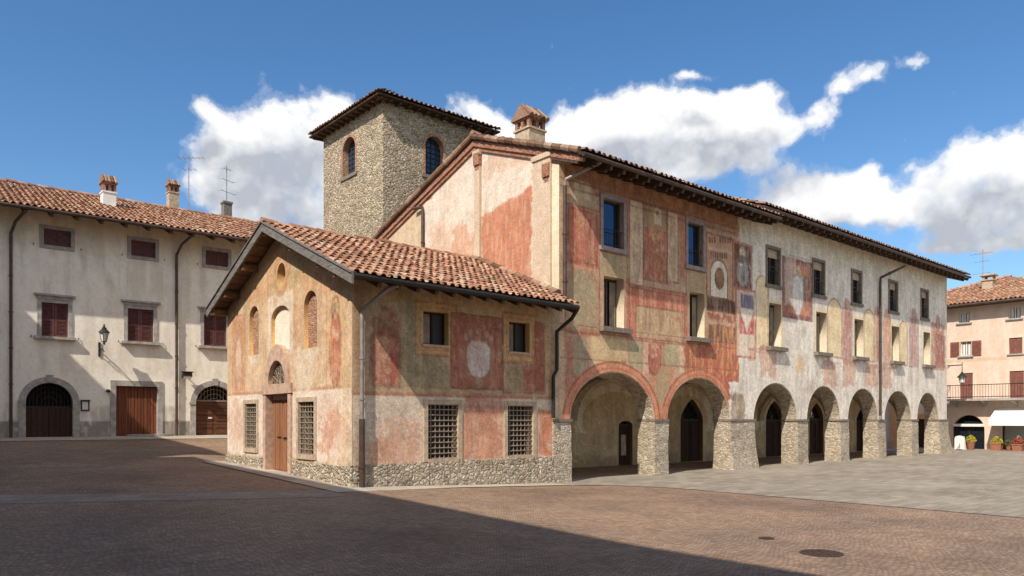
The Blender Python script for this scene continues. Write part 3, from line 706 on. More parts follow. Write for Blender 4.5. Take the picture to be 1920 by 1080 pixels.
gab=[(16.93,-.4),(28.1,-.4),(28.1,9.70),(21.2,12.02),(16.93,10.42)]
wall('gable_wall',M['plaster'],PG,gab,[],pal,.4,(np.arange(17,28,.06),np.arange(4.5,12,.06)),paint_gab,(220,195,160),.9)
# pilasters standing off the gable wall
for x0,x1,yt,nm in ((1003,1036,300,'pilaster'),(893,903,292,'pilaster')):
    a,b=sorted((PG.px(x0,400)[0],PG.px(x1,400)[0])); m=MB()
    zt=PG.px((x0+x1)/2,yt)[1]
    m.fb(PG,a,b,4.6,zt,0.001,.10); m.fb(PG,a-.04,b+.04,zt,zt+.16,.001,.15)
    m.build(nm,M['plaster'],pal,col=lin((222,202,178))*.82)
# end wall with the open arch of the gallery, back wall
EW=Frame((PX1,0,0),(0,1,0),(1,0,0))
wall('end_wall',M['plaster'],EW,[(Y0+.7,-.4),(28.1,-.4),(28.1,9.7),(21.2,12.25),(Y0+.7,10.95)],[arch(17.75,20.9,-.05,1.98,3.5,16)],pal,.5,None,None,(206,186,158))
m=MB(); m.box(PX0+.4,PX1-.5,27.6,28.1,-.4,9.6); m.build('rear_wall',M['plaster'],pal,col=lin((200,180,150)))
# inner wall of the gallery with doors
GW=Frame((0,Y0+4.5,0),(1,0,0),(0,-1,0))
bays=[16.45,21.45,26.7,31.43,35.4,39.45,43.6,48.0]
def gp(x0,yt,yb,x1): return GW.rect(x0,yt,yb,x1)
def paint_gw(u,v):
    p=Paint(GW,u,v,(216,188,142),1.15)
    for i in range(7):
        a,b=bays[i],bays[i+1]; cu=(a+b)/2; h=(b-a)/2-.35
        dd=(np.hypot((u-cu)/h,(v-2.0)/1.35)-1)*h
        p.put(p.sd(np.abs(dd)-.28,.02,.02)*(v>1.4),(240,228,200),1,.08)
    p.rect(16,49,-.4,.45,(120,98,74),.6,e=.2,r=.3,wear=.2); p.rect(17,21.4,.2,2.2,(170,130,86),.5,e=.3,r=.4,wear=.3)
    p.streaks(16.4,48,0,3.5,(160,128,90),.4,5,.5)
    return p.finish(amt=.12,mott=.2,loss=.5)
gdoors=[gp(1160,775,862,1186),gp(1276,790,868,1318),gp(1436,768,862,1468),gp(1518,770,860,1544),gp(1606,772,855,1634)]
gh_=[]
D=[(22.3,23.2,0,2.05,2.55,0),(26.45,27.85,0,2.0,3.0,.5),(33.5,35.0,0,1.95,3.05,.35),(38.0,39.3,0,1.9,3.0,.3),(43.1,44.4,0,2.0,2.9,.3)]
D=[]
for (a,b,c,d),(sp,tp,pt) in zip(gdoors,((1.75,1.95,0),(1.98,3.0,.5),(1.95,3.0,.3),(2.0,2.95,.3),(1.9,2.8,.3))): D.append((a,b,sp,tp,pt))
wall('gallery_wall',M['plaster'],GW,[(PX0+.42,-.4),(PX1-.52,-.4),(PX1-.52,4.4),(PX0+.42,4.4)],[arch(a,b,.02,sp,tp,14,pt) for a,b,sp,tp,pt in D],pal,.4,(np.arange(17,48,.09),np.arange(0,4.3,.07)),paint_gw,(150,124,86),.8)
for i,(a,b,sp,tp,pt) in enumerate(D):
    m=MB(); mid=(a+b)/2
    m.fb(GW,a+.03,mid-.01,.03,sp-.04,-.24,-.16); m.fb(GW,mid+.01,b-.03,.03,sp-.04,-.24,-.16)
    for q0,q1 in ((a,mid),(mid,b)):
        for z0,z1 in ((.2,.85),(1.0,sp-.25)): m.fb(GW,q0+.14,q1-.14,z0,z1,-.16,-.135)
    dr=m.build('door',M['darkdoor'],pal)
    if i==0:
        m=MB(); m.fb(GW,a+.3,a+.62,.45,1.35,-.134,-.125); m.build('notice',M['tanstone'],dr)
    m=MB(); m.fb(GW,a,b,sp-.04,sp+.06,-.26,-.12)
    k=5
    for j in range(k+1):
        x=a+.06+(b-a-.12)*j/k; hh=tp-.05-abs(x-mid)/(b-a)*2*(tp-sp)*.75
        if hh>sp+.1: m.tube([GW.pt(mid+(x-mid)*.25,sp+.06,-.2),GW.pt(x,hh,-.2)],.018,6)
    m.build('fanlight_bars',M['iron'],dr)
    m=MB(); m.prism(GW,arch(a,b,sp+.0,sp+.01,tp,14,pt),-.34,-.30); m.build('fanlight_pane',M['glass'],dr)
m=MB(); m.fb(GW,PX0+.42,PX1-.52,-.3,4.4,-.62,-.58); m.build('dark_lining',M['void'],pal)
# cross vaults over each bay
for i in range(7):
    a,b=bays[i],bays[i+1]; ya,yb=Y0+.69,Y0+4.5; n=20; vs=[]
    for j in range(n+1):
        for k in range(n+1):
            s=k/n*2-1; t=j/n*2-1
            hx=math.sqrt(max(0,1-s*s)); hy=math.sqrt(max(0,1-t*t)); vs.append((a+(b-a)*k/n,ya+(yb-ya)*j/n,1.95+1.78*max(hx,hy)))
    m=MB(); m.add(vs,[(j*(n+1)+k,(j+1)*(n+1)+k,(j+1)*(n+1)+k+1,j*(n+1)+k+1) for j in range(n) for k in range(n)])
    m.build('vault',M['vault'],pal,fix=False,smooth=True)
m=MB(); m.box(PX0+.42,PX1-.52,Y0+.70,Y0+4.48,4.05,4.2); m.build('upper_floor',M['board'],pal)
for b in bays[1:-1]:     # cross ribs between the bays
    m=MB(); hh=(4.5-.69)/2; cy=Y0+.69+hh
    R=Frame((b,0,0),(0,1,0),(-1,0,0))
    inn=[(cy-(hh-.14)*math.cos(PI*k/20),1.95+1.6*math.sin(PI*k/20)) for k in range(21)]
    out=[(cy-hh*math.cos(PI*k/20),1.95+1.80*math.sin(PI*k/20)) for k in range(21)]
    m.band(R,inn,out,-.2,.2); m.build('cross_rib',M['tanstone'],pal)
for a,b,t in ARC:
    cu=(a+b)/2; h=(b-a)/2; m=MB(); rr=[random.uniform(-.012,.012) for _ in range(25)]
    inn=[(cu-(h-.045+rr[k])*math.cos(PI*k/24),2.02+(t-2.02-.045+rr[k])*math.sin(PI*k/24)) for k in range(25)]
    ou=[(cu-(h+.05)*math.cos(PI*k/24),2.02+(t-2.02+.05)*math.sin(PI*k/24)) for k in range(25)]
    m.band(PF,inn,ou,-.715,-.02); m.build('arch_soffit',M['course'],pal)
# stone piers with a thin impost
pier=[(16.08,16.86)]+[(ARC[i][1],ARC[i+1][0]) for i in range(6)]+[(47.0,48.34)]
for i,(a,b) in enumerate(pier):
    m=MB(); y0,y1=Y0-.045,Y0+.745
    fl=.16 if i in (2,7) else .03
    a0,b0=(a-(.0 if i else 0),b)
    if i==7: bb=b+.55
    else: bb=b+(.10 if i==2 else .02)
    aa=a-.02 if i else a
    x0=PX0-.005 if i==0 else a-.02
    # flared body in courses so the edges are not razor straight
    lev=[-.3,.0,.35,.75,1.15,1.55,1.93]; pts=[]
    for k,z in enumerate(lev):
        t=max(0,1-max(z,0)/1.93); e=fl*t*t
        j=lambda: random.uniform(-.018,.018)
        xa=(aa if i else a)-e*.4+j(); xb=b+.02+(bb-b-.02)*t*t+j()
        pts+= [(xa,y0-e+j(),z),(xb,y0-e+j(),z),(xb,y1+(0 if i else -.7),z),(xa,y1+(0 if i else -.7),z)]
    fs=[(4*k+q,4*k+(q+1)%4,4*k+4+(q+1)%4,4*k+4+q) for k in range(len(lev)-1) for q in range(4)]
    fs+=[(3,2,1,0),tuple(4*(len(lev)-1)+q for q in range(4))]
    m.add(pts,fs); pr=m.build('pier',M['course'],pal)
    m=MB(); yy=y1+(0 if i else -.7); m.box((a if i==0 else a-.05),b+.05,y0-.03,yy+.02,1.935,2.02); m.build('impost',M['darkstone'],pr)
m=MB(); 
# window joinery
def palace_window(a,b,c,d,kind):
    m=MB(); w=.06; n0,n1=(-.42,-.34) if kind=='low' else (-.24,-.16)
    for q in ((a,a+w,c,d),(b-w,b,c,d),(a+w,b-w,c,c+w),(a+w,b-w,d-w,d))+((((a+b)/2-.035,(a+b)/2+.035,c+w,d-w),) if kind!='first' else ()): m.fb(PF,*q,n0,n1)
    if kind=='second':
        m.fb(PF,a+w,b-w,c+(d-c)*.52,c+(d-c)*.52+.04,n0+.01,n1-.01)
    wn=m.build('window',M['beam'],pal)
    m=MB(); m.fb(PF,a+w*.5,b-w*.5,c+w*.5,d-w*.5,n0+.02,n0+.035); m.build('pane',M['glass'] if kind=='low' else M['glass_sky'],wn)
    if kind=='low':
        m=MB()
        for q0,q1 in ((a+.09,(a+b)/2-.12),((a+b)/2+.14,b-.09)):
            k=7; pts=[]
            for j in range(k+1): pts.append((q0+(q1-q0)*j/k, -.335+(.02 if j%2 else 0)))
            for j in range(k):
                m.hexa([PF.pt(pts[j][0],c+.1,pts[j][1]),PF.pt(pts[j+1][0],c+.1,pts[j+1][1]),PF.pt(pts[j+1][0],c+.1,pts[j+1][1]-.01),PF.pt(pts[j][0],c+.1,pts[j][1]-.01),
                        PF.pt(pts[j][0],d-.1,pts[j][1]),PF.pt(pts[j+1][0],d-.1,pts[j+1][1]),PF.pt(pts[j+1][0],d-.1,pts[j+1][1]-.01),PF.pt(pts[j][0],d-.1,pts[j][1]-.01)])
        m.build('curtain',M['curtain'],wn)
        m=MB(); m.fb(PF,a-.22,b+.24,c-.15,c+.01,-.30,.20); m.build('sill',M['darkstone'],wn)
    else:
        m=MB(); s=.13 if kind=='first' else .11; n=.035
        m.fb(PF,a-s,a+.01,c-.0,d+s,-.13,n); m.fb(PF,b-.01,b+s,c-.0,d+s,-.13,n); m.fb(PF,a+.01,b-.01,d-.01,d+s,-.13,n-.003); m.fb(PF,a-s-.04,b+s+.04,c-.13,c+.012,-.30,n+.05)
        m.build('surround',M['mauve'] if kind=='first' else M['darkstone'],wn)
        m=MB()
        for q in (c+.62,): m.tube([PF.pt(a,q,-.05),PF.pt(b,q,-.05)],.014,6)
        m.tube([PF.pt(a,c+.12,-.05),PF.pt(b,c+.12,-.05)],.012,6)
        for j in range(1,9): x=a+(b-a)*j/9; m.tube([PF.pt(x,c+.12,-.05),PF.pt(x,c+.62,-.05)],.008,5)
        m.build('railing',M['iron'],wn)
        if kind=='second':
            m=MB(); m.fb(PF,a+.012,b-.012,d-.36,d-.012,-.155,-.10); m.build('blind_box',M['tanstone'],wn)
for i,q in enumerate(upw): palace_window(*q,'first' if i<2 else 'second')
for q in low: palace_window(*q,'low')
# roof of the palace in two lengths
def palace_roof(x0,x1,ye,ze,zr,seed,cov):
    sl=Vector((0,21.2-ye,zr-ze)); W=sl.length
    m=MB(); slab(m,(x0,ye,ze),(1,0,0),sl,x1-x0,W,.10)
    zb=9.55; bl=Vector((0,28.7-21.2,zb-zr)); slab(m,(x0,28.7,zb),(1,0,0),-bl,x1-x0,bl.length,.10)
    rf=m.build('roof',M['board'],pal)
    tiles('front_tiles',M['tile_old'],rf,(x0,ye-.05,ze),(1,0,0),sl,x1-x0,W,.25,.42,seed=seed)
    tiles('rear_tiles',M['tile_old'],rf,(x0,28.75,zb),(1,0,0),-bl,x1-x0,bl.length,.25,.42,seed=seed+1,keep=lambda a,s:a<2.0)
    ridge('ridge_tiles',M['tile_old'],rf,(x0,21.2,zr+.06),(x1,21.2,zr+.06))
    n=int((x1-x0)/.62); u=sl.normalized()
    for k in range(n+1):
        x=x0+.12+(x1-x0-.24)*k/n; p=Vector((x,ye+.04,ze))-Vector((0,0,.19)); q=p+u*1.5
        m=MB(); m.beam(p,q,.11,.15)
        # shaped tail under the rafter
        m.beam(p+u*.25-Vector((0,0,.12)),q-Vector((0,0,.12)),.11,.10); m.build('rafter',M['beam'],rf)
    m=MB(); m.tube([(x0,ye-.03,ze-.07),(x1,ye-.03,ze-.07)],.07,8); m.build('gutter',M['pipe'],rf)
    return rf
r1=palace_roof(16.22,27.5,15.72,10.08,12.10,11,None)
r2=palace_roof(26.62,49.1,15.95,10.45,12.42,15,None)
# verge moulding along the gable
m=MB(); G=Frame((16.4,0,0),(0,1,0),(-1,0,0))
def verge(m,pts,n0,n1,h0,h1):
    for (y0,z0),(y1,z1) in zip(pts[:-1],pts[1:]): m.prism(G,[(y0,z0+h0),(y1,z1+h0),(y1,z1+h1),(y0,z0+h1)],n0,n1)
vp=[(15.9,10.08),(21.2,12.0),(28.6,9.5)]
verge(m,vp,-.05,.13,-.22,-.02); verge(m,[(16.4,10.26),(21.2,12.0),(28.5,9.53)],-.05,.07,-.36,-.22)
m.build('verge_moulding',M['brickred'],r1)
m=MB()
for (ya,za),(yb,zb) in (((15.85,10.12),(21.2,12.06)),((28.65,9.52),(21.2,12.06))):
    n=14
    for k in range(n):
        p=Vector((16.22,ya+(yb-ya)*k/n,za+(zb-za)*k/n+.05)); q=Vector((16.22,ya+(yb-ya)*(k+1.08)/n,za+(zb-za)*(k+1.08)/n+.06)); m.tube([p,q],[.11,.09],8)
m.build('verge_tiles',M['tile_old'],r1)
# corbels under the gable top
for y,z in ((21.0,11.35),(17.4,10.05)):
    m=MB(); m.fb(PG,y-.16,y+.16,z-.30,z+.12,.001,.16); m.fb(PG,y-.11,y+.11,z-.46,z-.30,.001,.11); m.build('corbel',M['brickred'],pal)
# chimney with open lantern top
def lantern_chimney(parent,c,w,z0,zs,zt,body,cap):
    x,y=c; h=w/2; m=MB(); m.box(x-h,x+h,y-h,y+h,z0,zs); m.box(x-h*1.12,x+h*1.12,y-h*1.12,y+h*1.12,zs,zs+.07)
    ch=m.build('chimney',body,parent)
    m=MB(); t=w*.17; ph=zt-zs-.55*w
    z1=zs+.07; z2=z1+ph*.62
    for sx in (-1,0,1):
        for sy in (-1,0,1):
            if sx==0 and sy==0: continue
            m.box(x+sx*(h-t/2)-t/2,x+sx*(h-t/2)+t/2,y+sy*(h-t/2)-t/2,y+sy*(h-t/2)+t/2,z1,z2)
    m.box(x-h*1.05,x+h*1.05,y-h*1.05,y+h*1.05,z2,z2+.06)
    m.box(x-h*.6,x+h*.6,y-h*.6,y+h*.6,z1,z1+.05)
    m.build('chimney_lantern',M['brickred'],ch) if False else m.build('lantern',M['brickred'],parent)
    m=MB(); z3=z2+.06; e=h*1.22
    m.add([(x-e,y-e,z3),(x+e,y-e,z3),(x+e,y+e,z3),(x-e,y+e,z3),(x-e,y,zt),(x+e,y,zt)],[(3,2,1,0),(0,1,5,4),(2,3,4,5),(1,2,5),(3,0,4)])
    for k in range(5):
        xx=x-e+e*2*(k+.5)/5
        m.tube([(xx,y-e*1.08,z3+.02),(xx,y,zt+.03)],[e*.2,e*.17],7); m.tube([(xx,y+e*1.08,z3+.02),(xx,y,zt+.03)],[e*.2,e*.17],7)
    m.build('chimney_cap',cap,parent)
lantern_chimney(r1,(19.1,21.3),.82,11.8,12.98,13.9,M['tanstone'],M['tile_old'])
# downpipes
e=Vector(PF.pt(16.55,10.0,1.05))
downpipe(pal,M['greypipe'],[PF.pt(17.15,10.0,1.08),PF.pt(16.52,9.55,.16),PF.pt(16.52,9.35,.12)],.055); downpipe(pal,M['pipe'],[PF.pt(16.52,9.36,.12),PF.pt(16.52,5.6,.12)],.065)
u_=PG.px(796,400)[0]; downpipe(pal,M['pipe'],[PG.pt(u_+.5,10.35,.2),PG.pt(u_,10.3,.10),PG.pt(u_,10.1,.09),PG.pt(u_,6.0,.09)],.06)
x=PF.px(1646,600)[0]
downpipe(pal,M['pipe'],[PF.pt(x+1.3,9.95,.9),PF.pt(x,9.25,.14),PF.pt(x,9.0,.12),PF.pt(x,2.2,.12)],.065)

# ================================================================== CHAPEL
CX,CY1=9.14,25.62; RY,RZ=21.25,7.68; EYR,EZ=15.92,5.44; EX=8.58
ch=thing('painted_chapel',(12.8,21.2,.3),'small frescoed chapel with brown double door and red tiled gable roof in front of palace','chapel')
def rz(y): return RZ-(abs(y-RY))*(RZ-EZ)/(RY-EYR)
cdoor=(CF.px(542,800)[0],CF.px(500,800)[0]); dm=(cdoor[0]+cdoor[1])/2
oc=(21.2,6.28)
lw=(22.9,23.66,4.05,5.60); rw=(18.84,19.66,3.98,5.56); nic=(20.62,21.92,4.05,5.38)
gl=(23.03,24.0,1.08,2.52); gr=(18.99,20.01,1.02,2.51)
hol=[arch(lw[0],lw[1],lw[2],lw[3]-.38,lw[3],12),arch(rw[0],rw[1],rw[2],rw[3]-.41,rw[3],12),arch(nic[0],nic[1],nic[2],5.02,nic[3],14),
     rectp(*gl),rectp(*gr),rectp(cdoor[0],cdoor[1],.2,2.78),arch(dm-.62,dm+.62,3.06,3.08,3.78,14),
     [(oc[0]+.30*math.cos(k*PI/8),oc[1]+.36*math.sin(k*PI/8)) for k in range(16)]]
def paint_cf(u,v):
    p=Paint(CF,u,v,(228,194,156),.86); p.op=.82
    p.streaks(17,25.6,3,7.5,(198,160,98),.55,3,.5)
    p.rect(17.0,25.6,5.6,7.6,(212,172,108),.7,e=.3,r=.4); 
    for a in ((520,470,505,545),(575,500,560,610),(480,505,545,505),(612,548,560,652)): pass
    p.blob(500,480,540,522,(218,150,100),.7); p.blob(540,470,530,580,(206,160,104),.6); p.blob(590,520,560,650,(216,146,96),.7); p.blob(470,545,570,505,(222,150,98),.7); p.blob(548,480,540,570,(188,176,124),.7); p.blob(505,505,560,525,(196,182,130),.5)
    p.blob(560,505,560,600,(222,160,108),.6); p.blob(545,555,650,566,(216,156,104),.7); p.blob(596,560,640,616,(212,168,108),.8)
    p.rect(17.0,25.6,2.80,2.88,(206,140,100),wear=.3)
    p.rect(17.0,25.6,.3,2.80,(240,224,206),1,e=.015,r=.02,wear=.03); p.ground(p.sd(v-2.80,.015,.02),(238,222,204)); p.rect(17.0,25.6,2.80,2.88,(206,140,100),wear=.3)
    p.blob(430,745,830,460,(226,172,138),.8,.1,.4); p.blob(600,770,880,652,(218,134,92),.9,.12,.5); p.blob(596,740,800,640,(226,170,132),.6); p.blob(432,800,850,458,(228,190,160),.7)
    p.blob(548,660,740,590,(236,218,190),.95,.05,.4); p.blob(615,820,900,655,(238,218,190),.9,.05,.4)
    # painted saints in tall panels
    p.P(437,600,735,458,(216,140,92),wear=.25,r=.05); p.PE(443,640,735,451,(236,206,178),wear=.25); p.PE(443,606,640,452,(222,166,110),wear=.2); p.PFm(436,596,738,459,(206,128,84),w=.06)
    p.P(614,548,720,644,(222,170,108),a=.8,wear=.3,r=.05); p.PE(620,600,722,640,(212,120,78),wear=.25,r=.08); p.PE(626,620,690,636,(236,200,170),wear=.35); p.PE(623,556,604,638,(214,140,92),wear=.3); p.PE(627,562,582,635,(228,190,146),wear=.3)
    p.PFm(612,545,726,646,(210,150,96),w=.05)
    p.figure(616,560,724,642,(206,112,72),(232,200,168)); p.figure(440,612,732,455,(224,190,160),(232,204,170),(170,90,60))
    # pale surround of the central niche
    p.rect(nic[0]-.25,nic[1]+.25,nic[2]-.12,5.75,(238,222,200),wear=.08,r=.05)
    for q in (lw,rw): p.rect(q[0]-.10,q[1]+.10,q[2]-.25,q[2]+.0,(236,218,190),wear=.3,r=.08)
    p.ell(oc[0],oc[1],.46,.56,(206,140,92),wear=.15,ring=.16)
    p.put(p.sd((np.hypot((u-dm)/.98,(v-3.0)/1.18)-1)*.9,.02,.02)*(v>2.9),(214,150,112),1,.05)
    p.rect(cdoor[0]-.26,cdoor[1]+.26,.2,2.95,(216,152,112),wear=.08)
    p.rect(16.8,17.5,.3,7,(222,186,136),.7,e=.15,r=.1)
    p.op=1.0
    # stone base course shows through flaking plaster
    p.put(p.sd(v-(.84+.05*(u-17)/8.6),.03,.10),(206,178,138),1,0)
    p.streaks(17,25.6,.2,.9,(166,138,100),.7,9,.5)
    return p.finish(amt=.10,mott=.17)
out=[(Y0+.003,-.2),(CY1,-.2),(CY1,rz(CY1)-.12),(RY,RZ-.12),(Y0+.003,rz(Y0)-.12)]
wall('front_wall',M['plaster'],CF,out,hol,ch,.45,(np.arange(Y0+.02,CY1,.034),np.arange(0,7.6,.034)),paint_cf,(214,176,124),.9)
CSF=Frame((0,Y0,0),(1,0,0),(0,-1,0))
sw1=CSF.rect(794,583,650,840); sw2=CSF.rect(956,601,662,992); sg1=CSF.rect(801,757,860,858); sg2=CSF.rect(951,760,853,998)
sw1=(11.28,12.12,4.04,4.96); sw2=(14.32,15.14,4.02,4.93); sg1=(11.41,12.45,.92,2.43); sg2=(14.24,15.28,.92,2.43)
def paint_cs(u,v):
    p=Paint(CSF,u,v,(192,162,126),1.08); p.op=.86
    p.rect(9,16.5,4.9,6,(196,164,112),.8,e=.15,r=.2); p.streaks(9.1,16.4,2.7,5.6,(160,140,96),.5,5,.5)
    p.rect(9.2,9.55,2.6,5.4,(176,128,96),.7); 
    # arched red niche with a worn ornament above
    p.PA(694,610,722,750,(160,74,54),wear=.12); p.PA(700,622,722,745,(192,82,54),wear=.12); p.PA(694,610,722,750,(140,92,70),ring=.10,wear=.15)
    p.PE(704,628,660,742,(206,130,100),wear=.4); p.PE(712,570,612,732,(160,82,62),wear=.3,r=.1); p.PE(690,585,622,712,(166,98,72),wear=.45,r=.12); p.PE(733,590,622,752,(166,98,72),wear=.45,r=.12); p.PE(716,580,600,728,(190,140,104),wear=.4)
    p.figure(706,628,720,738,(206,140,112),(216,170,136),(120,52,40),.7)
    p.streaks(*CSF.rect(700,630,722,748),(226,176,146),.45,7,.52)
    p.P(760,560,724,786,(152,142,106),wear=.3); p.P(790,660,728,846,(152,140,104),wear=.25); p.P(752,600,726,762,(178,150,106))
    # yellow frames of the small windows
    for q in (sw1,sw2): p.rect(q[0]-.26,q[1]+.28,q[2]-.30,q[3]+.26,(206,158,92),wear=.08); p.frame(q[0]-.24,q[1]+.26,q[2]-.28,q[3]+.24,(170,96,58),w=.05,wear=.2); p.frame(q[0]-.1,q[1]+.1,q[2]-.12,q[3]+.1,(190,128,74),w=.04)
    # maroon panels and the pale cartouche
    p.P(846,586,728,943,(158,70,52),wear=.05,r=.02); p.PFm(846,586,728,943,(150,92,66),w=.06)
    p.P(945,672,728,948,(200,164,120)); p.P(1000,602,735,1022,(164,76,56),wear=.2); p.P(946,684,735,992,(156,136,98),wear=.2); p.P(980,684,735,1022,(168,80,58),wear=.25)
    
    a,b,c,d=CSF.rect(878,640,706,917); cu=(a+b)/2; hw=(b-a)/2; tt=np.clip((v-c)/(d-c),0,1); hp=hw*np.where(tt>.85,1-.35*(tt-.85)/.15,np.where(tt<.3,.25+.75*np.sqrt(np.clip(tt/.3,0,1)),1.0)); dd=np.maximum(np.abs(u-cu)-hp,np.maximum(c-v,v-d))
    p.PE(866,622,720,928,(176,118,94),wear=.2,a=.7); p.put(p.sd(dd-.10,.02,.03),(150,98,78),.8,.15); p.put(p.sd(dd-.045,.02,.02),(214,186,166),.9,.1); p.put(p.sd(dd,.012,.008),(214,206,204),1,.02)
    for q_ in ((-.45,.12),(-.3,.24),(0,.32),(.3,.24),(.45,.12)): p.ell(cu+q_[0],d+q_[1],.09,.12,(206,168,134),.8,wear=.25); p.ell(cu+q_[0],d+q_[1],.10,.13,(120,64,50),.5,ring=.03,wear=.3)
    for q_ in range(5): p.rect(cu-hw*.6,cu+hw*.6,c+(d-c)*(.42+.1*q_),c+(d-c)*(.42+.1*q_)+.03,(176,164,160),a=.5,wear=.3)
    0 and p.PE(876,640,706,918,(206,196,188),wear=.06,r=.02); p.PE(890,706,728,906,(190,160,136),wear=.3,a=.7)
    for q_ in ((846,586,728,943),(944,680,736,1022)): p.PFm(*q_,(112,56,44),w=.05,a=.7,wear=.15)
    p.streaks(*CSF.rect(846,586,728,943),(196,120,90),.35,8,.53,.05)
    p.P(1022,590,735,1032,(200,160,116))
    # lower zone
    p.rect(9.1,16.4,2.62,2.72,(180,112,82),wear=.3)
    p.ground(p.sd(v-2.62,.015,.02),(214,194,172))
    p.blob(694,790,880,800,(214,150,112),.8,.2,.5); p.blob(690,820,880,740,(206,138,104),.7,.2,.5); p.rect(9.2,11.4,.8,1.4,(216,160,124),.7,e=.3,r=.3)
    p.rect(12.62,14.08,.88,2.40,(206,124,80),wear=.04,r=.03); p.frame(12.62,14.08,.88,2.40,(206,160,110),w=.05,wear=.2)
    p.op=1.0; p.rect(12.7,14.1,2.3,2.7,(180,92,70),.7,e=.12,r=.15); p.rect(15.5,16.1,.88,2.3,(206,122,80),wear=.12,r=.03); p.rect(16.1,16.4,.6,5,(206,176,140),wear=.1)
    p.put(p.sd(v-.86,.015,.02),(190,166,128),1,0)
    return p.finish(amt=.16,mott=.2)
wall('side_wall',M['plaster'],CSF,[(CX+.004,-.3),(PX0,-.3),(PX0,rz(Y0)-.14),(CX+.004,rz(Y0)-.14)],[rectp(*q) for q in (sw1,sw2,sg1,sg2)],ch,.40,(np.arange(CX+.02,PX0,.034),np.arange(.5,5.8,.034)),paint_cs,(196,166,120),1.1)
m=MB(); m.box(CX+.02,PX0,CY1-.4,CY1,-.2,rz(CY1)-.14); m.build('rear_wall',M['plaster'],ch,col=lin((210,180,130)))
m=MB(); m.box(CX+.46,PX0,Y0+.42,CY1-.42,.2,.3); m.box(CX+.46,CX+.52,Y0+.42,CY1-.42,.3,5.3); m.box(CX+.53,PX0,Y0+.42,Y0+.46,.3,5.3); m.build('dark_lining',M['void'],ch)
# stone plinth, standing slightly proud
def plinth(parent,fr,segs,top,mat,n=.05,base=-.2,name='plinth'):
    m=MB()
    for a,b in segs:
        k=max(2,int((b-a)/.25))
        for j in range(k):
            u0=a+(b-a)*j/k; u1=a+(b-a)*(j+1)/k
            t0=top+.02*math.sin(u0*7)+random.uniform(-.012,.012)
            m.fb(fr,u0,u1,base,t0,.002,n+random.uniform(-.008,.012))
    return m.build(name,mat,parent)
plinth(ch,CSF,[(CX-.05,PX0-.32)],.84,M['rubble'],.06)
plinth(ch,CF,[(Y0,cdoor[0]-.30)],.80,M['rubble'],.045); plinth(ch,CF,[(cdoor[1]+.30,CY1+.02)],.80,M['rubble'],.045)
# roof
A=Vector((1,0,0)); sl=Vector((0,RY-EYR,RZ-EZ)); WL=sl.length; LEY=25.95; RX=PX0-.17
sl2=Vector((0,RY-LEY,RZ-rz(LEY)))
m=MB(); slab(m,(EX+.06,EYR,EZ),A,sl,RX-EX-.065,WL,.07); slab(m,(EX+.06,LEY,rz(LEY)),A,sl2,RX-EX-.065,sl2.length,.07)
cr=m.build('roof',M['soffit'],ch)
tiles('side_tiles',M['tile'],cr,(EX,EYR-.06,EZ),A,sl,RX-EX-.02,WL,.225,.36,seed=21)
tiles('rear_tiles',M['tile'],cr,(EX,LEY+.05,rz(LEY)),A,sl2,RX-EX-.02,sl2.length,.225,.36,seed=22)
ridge('ridge_tiles',M['tile'],cr,(EX-.02,RY,RZ+.05),(PX0,RY,RZ+.05),.13)
# bargeboards at the gable front
for ya,nm in ((EYR-.05,'bargeboard'),(LEY+.05,'bargeboard')):
    m=MB(); Bf=Frame((EX,0,0),(0,1,0),(-1,0,0)); za=rz(ya)
    m.prism(Bf,[(ya,za-.20),(RY,RZ-.20),(RY,RZ+.06),(ya,za+.06)],-.055,.01)
    m.prism(Bf,[(ya,za+.06),(RY,RZ+.06),(RY,RZ+.10),(ya,za+.10)],-.12,.05); m.build(nm,M['barge'],cr)
# purlins carrying the overhanging verge, rafters of the eave
for y in (RY,RY-1.75,RY-3.45,Y0-.02,RY+1.75,RY+3.3,CY1+.02):
    z=rz(y)-.19; m=MB(); m.box(EX+.07,CX+.3,y-.09,y+.09,z-.12,z+.10); m.build('purlin',M['soffit'],cr)
n=13; u=sl.normalized()
for k in range(n):
    x=CX+.25+(PX0-CX-.5)*k/(n-1); p=Vector((x,EYR+.05,EZ-.15)); m=MB(); m.beam(p,p+u*1.35,.10,.13); m.build('rafter',M['beam'],cr)
m=MB(); m.tube([(EX+.05,EYR-.05,EZ-.02),(RX-.02,EYR-.05,EZ-.05)],.075,8); m.build('gutter',M['iron'],cr)
# flashing where the roof meets the palace wall
m=MB()
for k in range(11):
    a=k/11; b=(k+1.1)/11
    p=Vector((PX0-.09,EYR+.95+(RY-EYR-.95)*a,rz(EYR+.95+(RY-EYR-.95)*a)+.12)); q=Vector((PX0-.09,EYR+.95+(RY-EYR-.95)*b,rz(EYR+.95+(RY-EYR-.95)*b)+.12)); m.tube([p,q],[.15,.13],7)
m.build('abutment_tiles',M['tile_old'],cr)
